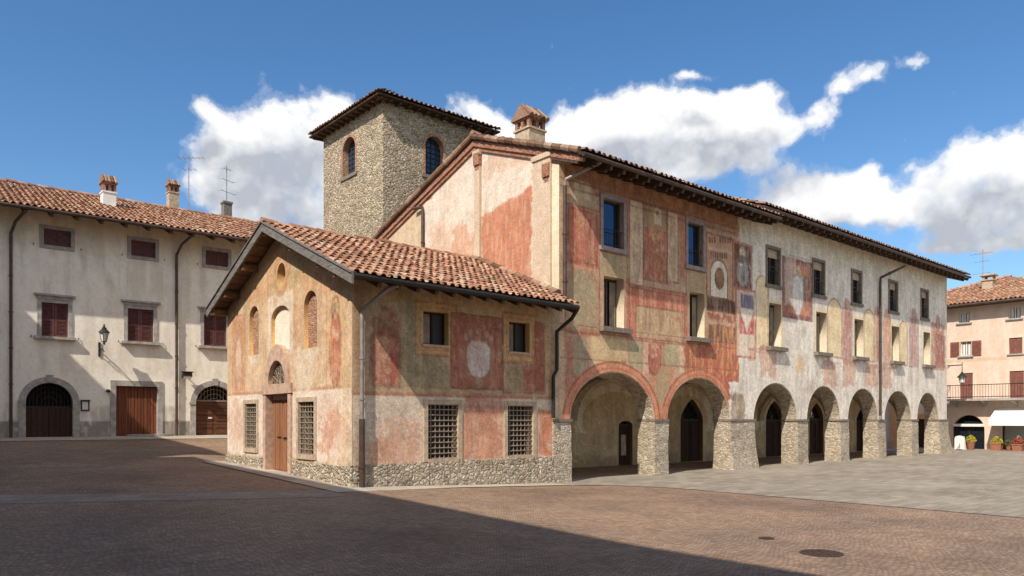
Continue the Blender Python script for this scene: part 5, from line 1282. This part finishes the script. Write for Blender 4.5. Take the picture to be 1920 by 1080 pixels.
# balcony
by0,by1,bz=12.7,19.55,3.40
m=MB(); m.fb(RHF,by0,by1,bz-.14,bz,.001,1.0); m.build('balcony_slab',M['trim'],rh)
m=MB()
for z in (bz+.92,bz+.12): m.tube([RHF.pt(by0,z,.95),RHF.pt(by1,z,.95),RHF.pt(by1,z,.0)],.025,6)
n=int((by1-by0)/.16)
for k in range(n+1): y=by0+(by1-by0)*k/n; m.tube([RHF.pt(y,bz,.95),RHF.pt(y,bz+.92,.95)],.011,4)
m.build('balcony_railing',M['iron'],rh)
for y in (13.5,15.6,17.4,19.1):
    m=MB(); P=RHF.pt; m.prism(Frame((0,y,0),(-1,0,0),(0,1,0)),[(-56.5,bz-.14),(-55.6,bz-.14),(-55.65,bz-.24),(-56.1,bz-.30),(-56.5,bz-.55)],-.07,.07); m.build('bracket',M['trim'],rh)
# shop arch
a,b,c,d=pa_; m=MB(); m.fb(RHF,a,b,1.52,1.62,-.2,-.08); m.fb(RHF,a,a+.07,.05,1.52,-.2,-.12); m.fb(RHF,b-.07,b,.05,1.52,-.2,-.12); m.fb(RHF,(a+b)/2-.03,(a+b)/2+.03,.05,1.52,-.2,-.12); sd=m.build('shop_door',M['iron'],rh)
m=MB(); m.fb(RHF,a+.07,b-.07,.05,1.52,-.19,-.17); m.prism(RHF,arch(a,b,1.62,1.63,d,12),-.2,-.18); m.build('pane',M['glass'],sd)
m=MB(); m.fb(RHF,a+.01,b-.01,1.54,1.72,-.08,.12); m.build('fascia',M['lampglass'],sd)
# shop window and awning
a,b=shopw[0],shopw[1]; m=MB(); m.fb(RHF,a,b,.05,.35,-.3,-.1); m.fb(RHF,a,a+.08,.35,2.0,-.25,-.12); m.fb(RHF,b-.08,b,.35,2.0,-.25,-.12); m.fb(RHF,a,b,1.6,2.0,-.25,-.14); sw=m.build('shop_window',M['iron'],rh)
m=MB(); m.fb(RHF,a+.08,b-.08,.35,1.6,-.24,-.2); m.build('pane',M['glass_pale'],sw)
aw0,aw1=shopw[0]-.3,R4(1868,775,800,1919)[1]
m=MB(); P=RHF.pt
m.hexa([P(aw0,1.95,1.5),P(aw1,1.95,1.5),P(aw1,2.75,.02),P(aw0,2.75,.02),P(aw0,1.98,1.5),P(aw1,1.98,1.5),P(aw1,2.79,.02),P(aw0,2.79,.02)])
m.fb(RHF,aw0,aw1,1.62,1.95,1.47,1.50)
m.add([P(aw1,1.95,1.5),P(aw1,2.75,.02),P(aw1,1.65,.02),P(aw1,1.65,1.5)],[(0,1,2,3)])
m.build('awning',M['cloth'],rh)
# shaded shop behind the open arch end, orange door case
m=MB(); m.fb(RHF,20.6,20.95,.02,2.4,-.3,.03); m.fb(RHF,22.35,22.7,.02,2.4,-.3,.03); m.fb(RHF,20.95,22.35,2.05,2.4,-.3,.027); dd=m.build('doorway',M['orange'],rh)
m=MB(); m.fb(RHF,20.95,22.35,.02,2.05,-.28,-.22); m.build('door',M['darkdoor'],dd)
m=MB(); m.fb(RHF,23.0,23.4,-.1,3.4,.001,.25); m.build('pilaster',M['orange'],rh)
# roof hipped
x0,x1,y0,y1=55.75,67,yr-.8,20.7+4.9; zt=RT+.08; hr=2.25; xm=(x0+x1)/2
q1=17.2+1.0; 
ry=R4(1850,529,540,1851)[0]
hy=17.75
m=MB(); m.add([(x0,y0,zt),(x1,y0,zt),(x1,y1,zt),(x0,y1,zt),(xm,y0+5.5,zt+hr),(xm,hy,zt+hr),(x0,y0,zt-.12),(x1,y0,zt-.12),(x1,y1,zt-.12),(x0,y1,zt-.12)],[(0,3,5,4),(3,2,5),(2,1,4,5),(1,0,4),(0,6,9,3),(3,9,8,2),(2,8,7,1),(1,7,6,0),(6,7,8,9)])
pr_=m.build('roof',M['board'],rh)
S_=(xm-x0,0,hr); wdt=Vector(S_).length; ln=y1-y0
tiles('front_tiles',M['tile_pink'],pr_,(x0-.05,y1,zt),(0,-1,0),S_,ln,wdt,.27,.44,seed=51,keep=lambda a,s:(a>(y1-hy)*s/wdt-.1) and (a<ln-5.5*s/wdt+.1))
ridge('ridge_tiles',M['tile_pink'],pr_,(x0,y1,zt+.08),(xm,hy,zt+hr+.1),.15); ridge('ridge_tiles',M['tile_pink'],pr_,(xm,hy,zt+hr+.1),(xm,y0+5.5,zt+hr+.1),.15)
m=MB(); m.tube([(x0-.08,y0,zt-.06),(x0-.08,y1,zt-.06)],.08,8); m.build('gutter',M['pipe'],pr_)
def p_at(px,X):
    d=ray(px,540); t=X/d.x; return CAM+d*t
cpos=p_at(1854,59.0); dd=cpos.x*CS+cpos.y*SN
zz=lambda py: EYE+(HY-py)*dd/F
m=MB(); h=.33; m.box(cpos.x-h,cpos.x+h,cpos.y-h,cpos.y+h,zt,zz(527)); m.box(cpos.x-h*1.25,cpos.x+h*1.25,cpos.y-h*1.25,cpos.y+h*1.25,zz(527),zz(525)); 
for sx in (-1,1):
    for sy in (-1,1): m.box(cpos.x+sx*h*.75-.08,cpos.x+sx*h*.75+.08,cpos.y+sy*h*.75-.08,cpos.y+sy*h*.75+.08,zz(525),zz(518))
m.box(cpos.x-h*1.4,cpos.x+h*1.4,cpos.y-h*1.4,cpos.y+h*1.4,zz(518),zz(515.5)); m.build('chimney',M['tanstone'],pr_)
ap=p_at(1843,60.0); da_=ap.x*CS+ap.y*SN; zb=zt+1.9
antenna((ap.x,ap.y,zb),EYE+(HY-468)*da_/F-zb,(0,1,0),[(EYE+(HY-475)*da_/F-zb,1.3,5),(EYE+(HY-490)*da_/F-zb,.8,3),(EYE+(HY-512)*da_/F-zb,1.0,2)],'spindly aerial beside the chimney on the pink house roof')
downpipe(rh,M['pipe'],[RHF.pt(19.95,RT-.1,.6),RHF.pt(19.85,RT-.5,.1),RHF.pt(19.85,0,.1)],.06)
# hanging lantern on the palace corner
o=p_at(1804,49.9); dd=o.x*CS+o.y*SN; zl=EYE+(HY-712)*dd/F
wp=Vector((48.3,o.y+.6,EYE+(HY-688)*dd/F)); wp.y=max(wp.y,Y0+.1)
t=thing('hanging_lantern',(wp.x,wp.y,wp.z),'ornate hanging lantern on long bracket at far corner of palace before pink house','lantern')
m=MB(); tp=Vector((o.x,o.y,wp.z+.12)); m.tube([wp,tp],.03,6); m.tube([wp+Vector((0,0,-.4)),wp.lerp(tp,.45)],.02,6); m.tube([tp+Vector((0,0,.15)),Vector((o.x,o.y,zl+.45))],.02,6); m.build('bracket',M['iron'],t)
c=Vector((o.x,o.y,zl)); m=MB(); m.lathe([(.05,-.20),(.13,-.17),(.18,.13),(.18,.14)],c,8); m.build('lamp_glass',M['lampglass'],t)
m=MB(); m.lathe([(.29,.14),(.26,.19),(.11,.34),(.07,.37),(.07,.43),(.02,.5)],c,12); m.lathe([(.01,-.26),(.05,-.23),(.05,-.20)],c,8)
for k in range(8): a=2*PI*k/8; m.tube([c+Vector((.13*math.cos(a),.13*math.sin(a),-.18)),c+Vector((.19*math.cos(a),.19*math.sin(a),.14))],.012,4)
m.build('lamp_cap',M['iron'],t)
# planters and pots in front of the shop
def leaves(m,c,rx,ry,rz_,n,s,seed):
    r=np.random.default_rng(seed)
    for _ in range(n):
        d=Vector(r.normal(0,1,3)).normalized()*(r.uniform(.3,1)**.5); p=Vector(c)+Vector((d.x*rx,d.y*ry,abs(d.z)*rz_))
        a=Vector(r.normal(0,1,3)).normalized(); b=a.orthogonal().normalized(); w=s*r.uniform(.6,1.3)
        m.add([p-a*w,p+b*w*.45,p+a*w,p-b*w*.45],[(0,1,2,3)])
def planter(px0,px1,X,h,leaf,label,kind,name,cat,seed,lh_=.5,group=None):
    a=p_at(px0,X).y; b=p_at(px1,X).y; y0,y1=min(a,b),max(a,b); t=thing(name,(X,(y0+y1)/2,.012),label,cat,'plants set out before the shop')
    m=MB(); w=.25
    if kind=='box':
        P8=[(X-w*.9,y0+.03,.012),(X+w*.9,y0+.03,.012),(X+w*.9,y1-.03,.012),(X-w*.9,y1-.03,.012),(X-w,y0,h),(X+w,y0,h),(X+w,y1,h),(X-w,y1,h)]; m.hexa(P8); m.box(X-w-.02,X+w+.02,y0-.02,y1+.02,h-.06,h+.01)
    else:
        r=(y1-y0)/2; m.lathe([(r*.6,.012),(r*.95,h*.9),(r*1.05,h*.9),(r*1.05,h),(r*.9,h)],(X,(y0+y1)/2,0),14)
    m.build('pot',M['terracotta'] if kind!='grey' else M['trim'],t)
    m=MB(); leaves(m,(X,(y0+y1)/2,h-.02),w*1.1,(y1-y0)/2*1.08,lh_,int(260*(y1-y0)+150),.07,seed); m.build('foliage',leaf,t,fix=False)
    m=MB(); leaves(m,(X,(y0+y1)/2,h+.05),w*1.1,(y1-y0)/2*1.05,lh_*.9,int(60*(y1-y0)+20),.06,seed+9); m.build('blossom',M['flower'] if leaf is M['leaf'] else M['leafy'],t,fix=False)
planter(1811,1829,55.2,.55,M['leafy'],'round pot of yellow flowering plant before the arched shop door','round','potted_plant','plant',61,.45)
planter(1859,1879,55.0,.50,M['leafy'],'long terracotta trough of yellow green plants left of the awning window','box','planter','planter',62,.45)
planter(1885,1897,55.1,.40,M['leaf'],'low pot of pale plants beside the long terracotta trough','round','potted_plant','plant',63,.35)
planter(1899,1918,54.9,.45,M['flower'],'trough of dark red flowers under the white awning','box','planter','planter',64,.55)
planter(1793,1806,55.3,.35,M['leaf'],'small pot of plants beside the far palace corner pier','round','potted_plant','plant',65,.6)
c=p_at(1799,54.6); t=thing('sandwich_board',(c.x,c.y,.012),'pale rounded standing sign on pavement by the arched shop door','sign')
m=MB(); Q=Frame((c.x,c.y,0),(0,1,0),(-1,0,0)); m.prism(Q,arch(-.3,.3,.05,.75,.95,10),-.05,0); m.fb(Q,-.28,-.22,.012,.05,-.05,0); m.fb(Q,.22,.28,.012,.05,-.05,0); m.hexa([Q.pt(-.28,.012,-.45),Q.pt(.28,.012,-.45),Q.pt(.28,.012,-.42),Q.pt(-.28,.012,-.42),Q.pt(-.28,.9,-.09),Q.pt(.28,.9,-.09),Q.pt(.28,.9,-.06),Q.pt(-.28,.9,-.06)]); m.build('board',M['white'],t)

# ================================================================== houses outside the frame that shade the square
def shade_house(const,h,y0,y1,depth,label):
    xe=const-.935*h; xw=xe-.5; t=thing('shading_house',(xw-depth/2,(y0+y1)/2,0),label,'house')
    FF=Frame((xw,0,0),(0,1,0),(1,0,0)); hl=[]
    n=int((y1-y0)/4)
    for k in range(n):
        y=y0+(y1-y0)*(k+.5)/n
        for z in (2.0,5.6,9.2): hl.append(rectp(y-.55,y+.55,z,z+1.6))
    wall('front_wall',M['plaster'],FF,[(y0+.3,-.3),(y1-.3,-.3),(y1-.3,h),(y0+.3,h)],hl,t,.35,None,None,(230,214,186),.95)
    for q in hl:
        m=MB(); m.fb(FF,q[0][0],q[2][0],q[0][1],q[1][1],-.2,-.15)
        for z in range(12): m.fb(FF,q[0][0]+.06,q[2][0]-.06,q[0][1]+.05+z*.125,q[0][1]+.11+z*.125,-.15,-.13)
        m.build('shutter',M['shutter'],t)
    m=MB(); m.box(xw-depth,xw-.36,y0+.3,y0+.7,-.3,h); m.box(xw-depth,xw-.36,y1-.7,y1-.3,-.3,h); m.box(xw-depth,xw-depth+.4,y0+.7,y1-.7,-.3,h); m.build('side_wall',M['plaster'],t,col=lin((206,184,150))*.8)
    m=MB(); xm=xw-depth/2; x0_=xw-depth-.5
    Rf=Frame((0,0,0),(1,0,0),(0,-1,0))
    m.prism(Rf,[(xe,h-.02),(xe,h),(xm,h+depth*.16),(x0_,h),(x0_,h-.02)],-y1,-y0); rf=m.build('roof',M['board'],t)
shade_house(9.25,14.0,-34,22.9,9,'long house out of view behind the camera side shading the square')
shade_house(10.75,14.6,23.4,35.2,9,'taller house out of view to the left shading the cream house')

# ================================================================== camera, sun, sky
cam=bpy.data.cameras.new('camera'); co=bpy.data.objects.new('camera',cam); C.objects.link(co); SC.camera=co
co.location=CAM; co.rotation_euler=(PI/2,0,-(PI/2-YAW)); cam.sensor_width=36; cam.lens=36*F/1920; cam.shift_y=(HY-540)/1920; cam.clip_end=3000; cam.clip_start=.05
sun=bpy.data.lights.new('sun','SUN'); so=bpy.data.objects.new('sun',sun); C.objects.link(so); so.location=(-20,-10,40)
so.rotation_euler=SUN.to_track_quat('-Z','Y').to_euler(); sun.energy=4.4; sun.angle=math.radians(.53); sun.color=(1,.92,.81)
to=-SUN; el=math.asin(to.z); azs=math.atan2(to.x,to.y)
w=bpy.data.worlds.new('World'); SC.world=w; w.use_nodes=True; nt=w.node_tree; nt.nodes.clear()
T=NT.__new__(NT); T.t=nt; T.tc=T.n('ShaderNodeTexCoord')
outw=T.n('ShaderNodeOutputWorld'); bg=T.n('ShaderNodeBackground'); T.l(bg.outputs[0],outw.inputs[0]); bg.inputs[1].default_value=.128
sky=T.n('ShaderNodeTexSky'); sky.sky_type='NISHITA'; sky.sun_disc=False; sky.sun_elevation=el; sky.sun_rotation=azs; sky.altitude=300; sky.air_density=1.0; sky.dust_density=.6; sky.ozone_density=2.5
hsv=T.n('ShaderNodeHueSaturation'); hsv.inputs['Saturation'].default_value=1.22; hsv.inputs['Value'].default_value=.93; T.l(sky.outputs[0],hsv.inputs['Color'])
gen=T.tc.outputs['Generated']; sx,sy,sz=T.sep(gen)
az=T.math('ARCTAN2',sx,sy); elv=T.math('ARCSINE',sz)
wn=T.n('ShaderNodeTexNoise'); wn.inputs['Scale'].default_value=7; wn.inputs['Detail'].default_value=5; T.l(gen,wn.inputs['Vector'])
vm=T.n('ShaderNodeVectorMath',operation='MULTIPLY_ADD'); T.l(wn.outputs['Color'],vm.inputs[0]); vm.inputs[1].default_value=(.10,.07,0); T.l(T.comb(az,elv),vm.inputs[2])
off=T.n('ShaderNodeVectorMath',operation='SUBTRACT'); T.l(vm.outputs[0],off.inputs[0]); off.inputs[1].default_value=(.05,.035,0)
def dirpx(px,py):
    d=ray(px,py).normalized(); return math.atan2(d.x,d.y),math.asin(d.z)
BL=[ # px,py,rx,ry,strength
 (368,190,40,30,.85),(440,265,85,65,1.0),(480,320,100,70,.9),(560,235,130,80,1.1),(520,330,150,90,1.1),(640,270,110,90,1),(470,380,130,70,.95),(640,400,110,70,.8),
 (885,205,50,45,.85),(930,240,70,45,.9),(800,240,60,40,.7),
 (1130,235,120,80,1.1),(1060,260,90,60,1),(1260,265,150,80,1.1),(1330,230,110,50,.9),(1410,185,55,35,.85),(1290,163,46,17,.72),(1200,300,200,70,1),
 (1460,255,90,40,.85),(1540,215,50,30,.8),(1575,160,46,32,.85),(1640,125,66,24,.76),(1742,98,24,24,.72),(1380,300,120,50,.85),
 (1480,370,140,60,1),(1570,370,90,45,.9),(1640,345,40,26,.7),(1560,400,160,40,.9),
 (1820,330,150,80,1.1),(1870,290,90,65,1.1),(1760,400,160,60,1),(1900,400,150,80,1.1),(1960,330,120,110,1.1),(1800,462,150,22,.9),(1900,450,140,22,.8),
 (2150,380,150,90,1),(2400,320,180,100,1),(-250,330,200,90,1),(-600,280,160,70,1)]
FILL_CLOUDS=[(-175,32,34,16),(-130,40,30,18),(-150,22,40,12),(160,50,34,18),(-100,34,22,16),(-170,62,40,14),(120,58,30,14),(-80,58,26,12),(175,18,26,10),(-115,16,22,9)]   # unseen clouds added behind camera as fill light: azimuth, height, half sizes in degrees
def field(vec,back=True):
    cur=None
    for px,py,rx,ry,s in BL:
        a0,e0=dirpx(px,py); a1,_=dirpx(px+rx,py); _,e1=dirpx(px,py-ry)
        ra=abs(a1-a0)*1.0; re=abs(e1-e0)*1.0
        d=T.n('ShaderNodeVectorMath',operation='SUBTRACT'); T.l(vec,d.inputs[0]); d.inputs[1].default_value=(a0,e0,0)
        m_=T.n('ShaderNodeVectorMath',operation='MULTIPLY'); T.l(d.outputs[0],m_.inputs[0]); m_.inputs[1].default_value=(1/ra,1/re,0)
        l=T.n('ShaderNodeVectorMath',operation='DOT_PRODUCT'); T.l(m_.outputs[0],l.inputs[0]); T.l(m_.outputs[0],l.inputs[1])
        v=T.math('MULTIPLY',T.math('EXPONENT',T.math('MULTIPLY',l.outputs['Value'],-1.5)),s)
        cur=v if cur is None else T.math('ADD',cur,v)
    for a_,e_,ra,re in (FILL_CLOUDS if back else ()):
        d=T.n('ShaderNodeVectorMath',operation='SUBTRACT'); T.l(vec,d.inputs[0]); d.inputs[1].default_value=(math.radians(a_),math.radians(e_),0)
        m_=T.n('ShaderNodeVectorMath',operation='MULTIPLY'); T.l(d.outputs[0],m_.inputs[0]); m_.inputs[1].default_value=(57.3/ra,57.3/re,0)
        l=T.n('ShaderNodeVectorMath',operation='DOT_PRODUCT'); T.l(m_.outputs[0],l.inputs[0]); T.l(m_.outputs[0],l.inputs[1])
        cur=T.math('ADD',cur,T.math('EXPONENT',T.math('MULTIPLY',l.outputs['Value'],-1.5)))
    return cur
wn2=T.n('ShaderNodeTexNoise'); wn2.inputs['Scale'].default_value=22; wn2.inputs['Detail'].default_value=6; T.l(gen,wn2.inputs['Vector'])
vm2=T.n('ShaderNodeVectorMath',operation='MULTIPLY_ADD'); T.l(wn2.outputs['Color'],vm2.inputs[0]); vm2.inputs[1].default_value=(.05,.04,0); T.l(off.outputs[0],vm2.inputs[2])
off2=T.n('ShaderNodeVectorMath',operation='SUBTRACT'); T.l(vm2.outputs[0],off2.inputs[0]); off2.inputs[1].default_value=(.025,.02,0)
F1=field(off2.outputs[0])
up=T.n('ShaderNodeVectorMath',operation='ADD'); T.l(off2.outputs[0],up.inputs[0]); up.inputs[1].default_value=(-.012,.05,0)
F2=field(up.outputs[0],False)
def worley(sc):
    x=T.n('ShaderNodeTexVoronoi',feature='SMOOTH_F1'); x.inputs['Scale'].default_value=sc; x.inputs['Smoothness'].default_value=.35
    x.inputs['Detail'].default_value=0
    T.l(wv.outputs[0],x.inputs['Vector']); return x.outputs['Distance']
wvn=T.n('ShaderNodeTexNoise'); wvn.inputs['Scale'].default_value=18; wvn.inputs['Detail'].default_value=5; T.l(gen,wvn.inputs['Vector'])
wv=T.n('ShaderNodeVectorMath',operation='MULTIPLY_ADD'); T.l(wvn.outputs['Color'],wv.inputs[0]); wv.inputs[1].default_value=(.045,.045,.045); T.l(gen,wv.inputs[2])
bil=T.math('ADD',T.math('MULTIPLY',T.math('SUBTRACT',.42,worley(17)),.55),T.math('ADD',T.math('MULTIPLY',T.math('SUBTRACT',.42,worley(38)),.34),T.math('MULTIPLY',T.math('SUBTRACT',.42,worley(85)),.22)))
nz=T.n('ShaderNodeTexNoise'); nz.inputs['Scale'].default_value=26; nz.inputs['Detail'].default_value=10; nz.inputs['Roughness'].default_value=.7; T.l(gen,nz.inputs['Vector'])
nn=T.math('SUBTRACT',nz.outputs['Fac'],.5)
nz2=T.n('ShaderNodeTexNoise'); nz2.inputs['Scale'].default_value=6; nz2.inputs['Detail'].default_value=8; nz2.inputs['Roughness'].default_value=.55; T.l(gen,nz2.inputs['Vector'])
nn2=T.math('SUBTRACT',nz2.outputs['Fac'],.5)
core=T.math('MULTIPLY_ADD',nn2,.7,T.math('MULTIPLY_ADD',nn,1.0,T.math('MINIMUM',F1,1.08)))
dens=T.math('ADD',core,T.math('MULTIPLY',bil,.75))
mask=T.ramp(dens,[(.26,(0,0,0)),(.44,(.16,.16,.16)),(.62,(.62,.62,.62)),(.80,(.92,.92,.92)),(1.0,(1,1,1))],'EASE')
shade=T.math('SUBTRACT',T.math('MULTIPLY_ADD',nn,.6,T.math('MULTIPLY_ADD',nn2,1.7,T.math('MULTIPLY',T.math('MINIMUM',F2,1.15),.66))),T.math('MULTIPLY',bil,.5))
ccol=T.ramp(shade,[(.08,(7.0,6.9,6.8)),(.34,(6.3,6.25,6.2)),(.58,(4.9,5.0,5.2)),(.9,(3.1,3.3,3.7))])
cmul=T.mix(hsv.outputs[0],ccol,mask)
T.l(cmul,bg.inputs[0])
SC.view_settings.view_transform='Standard'; SC.view_settings.look='None'; SC.view_settings.exposure=0.35; SC.view_settings.gamma=1
SC.cycles.max_bounces=6; SC.cycles.diffuse_bounces=4; SC.cycles.use_denoising=True
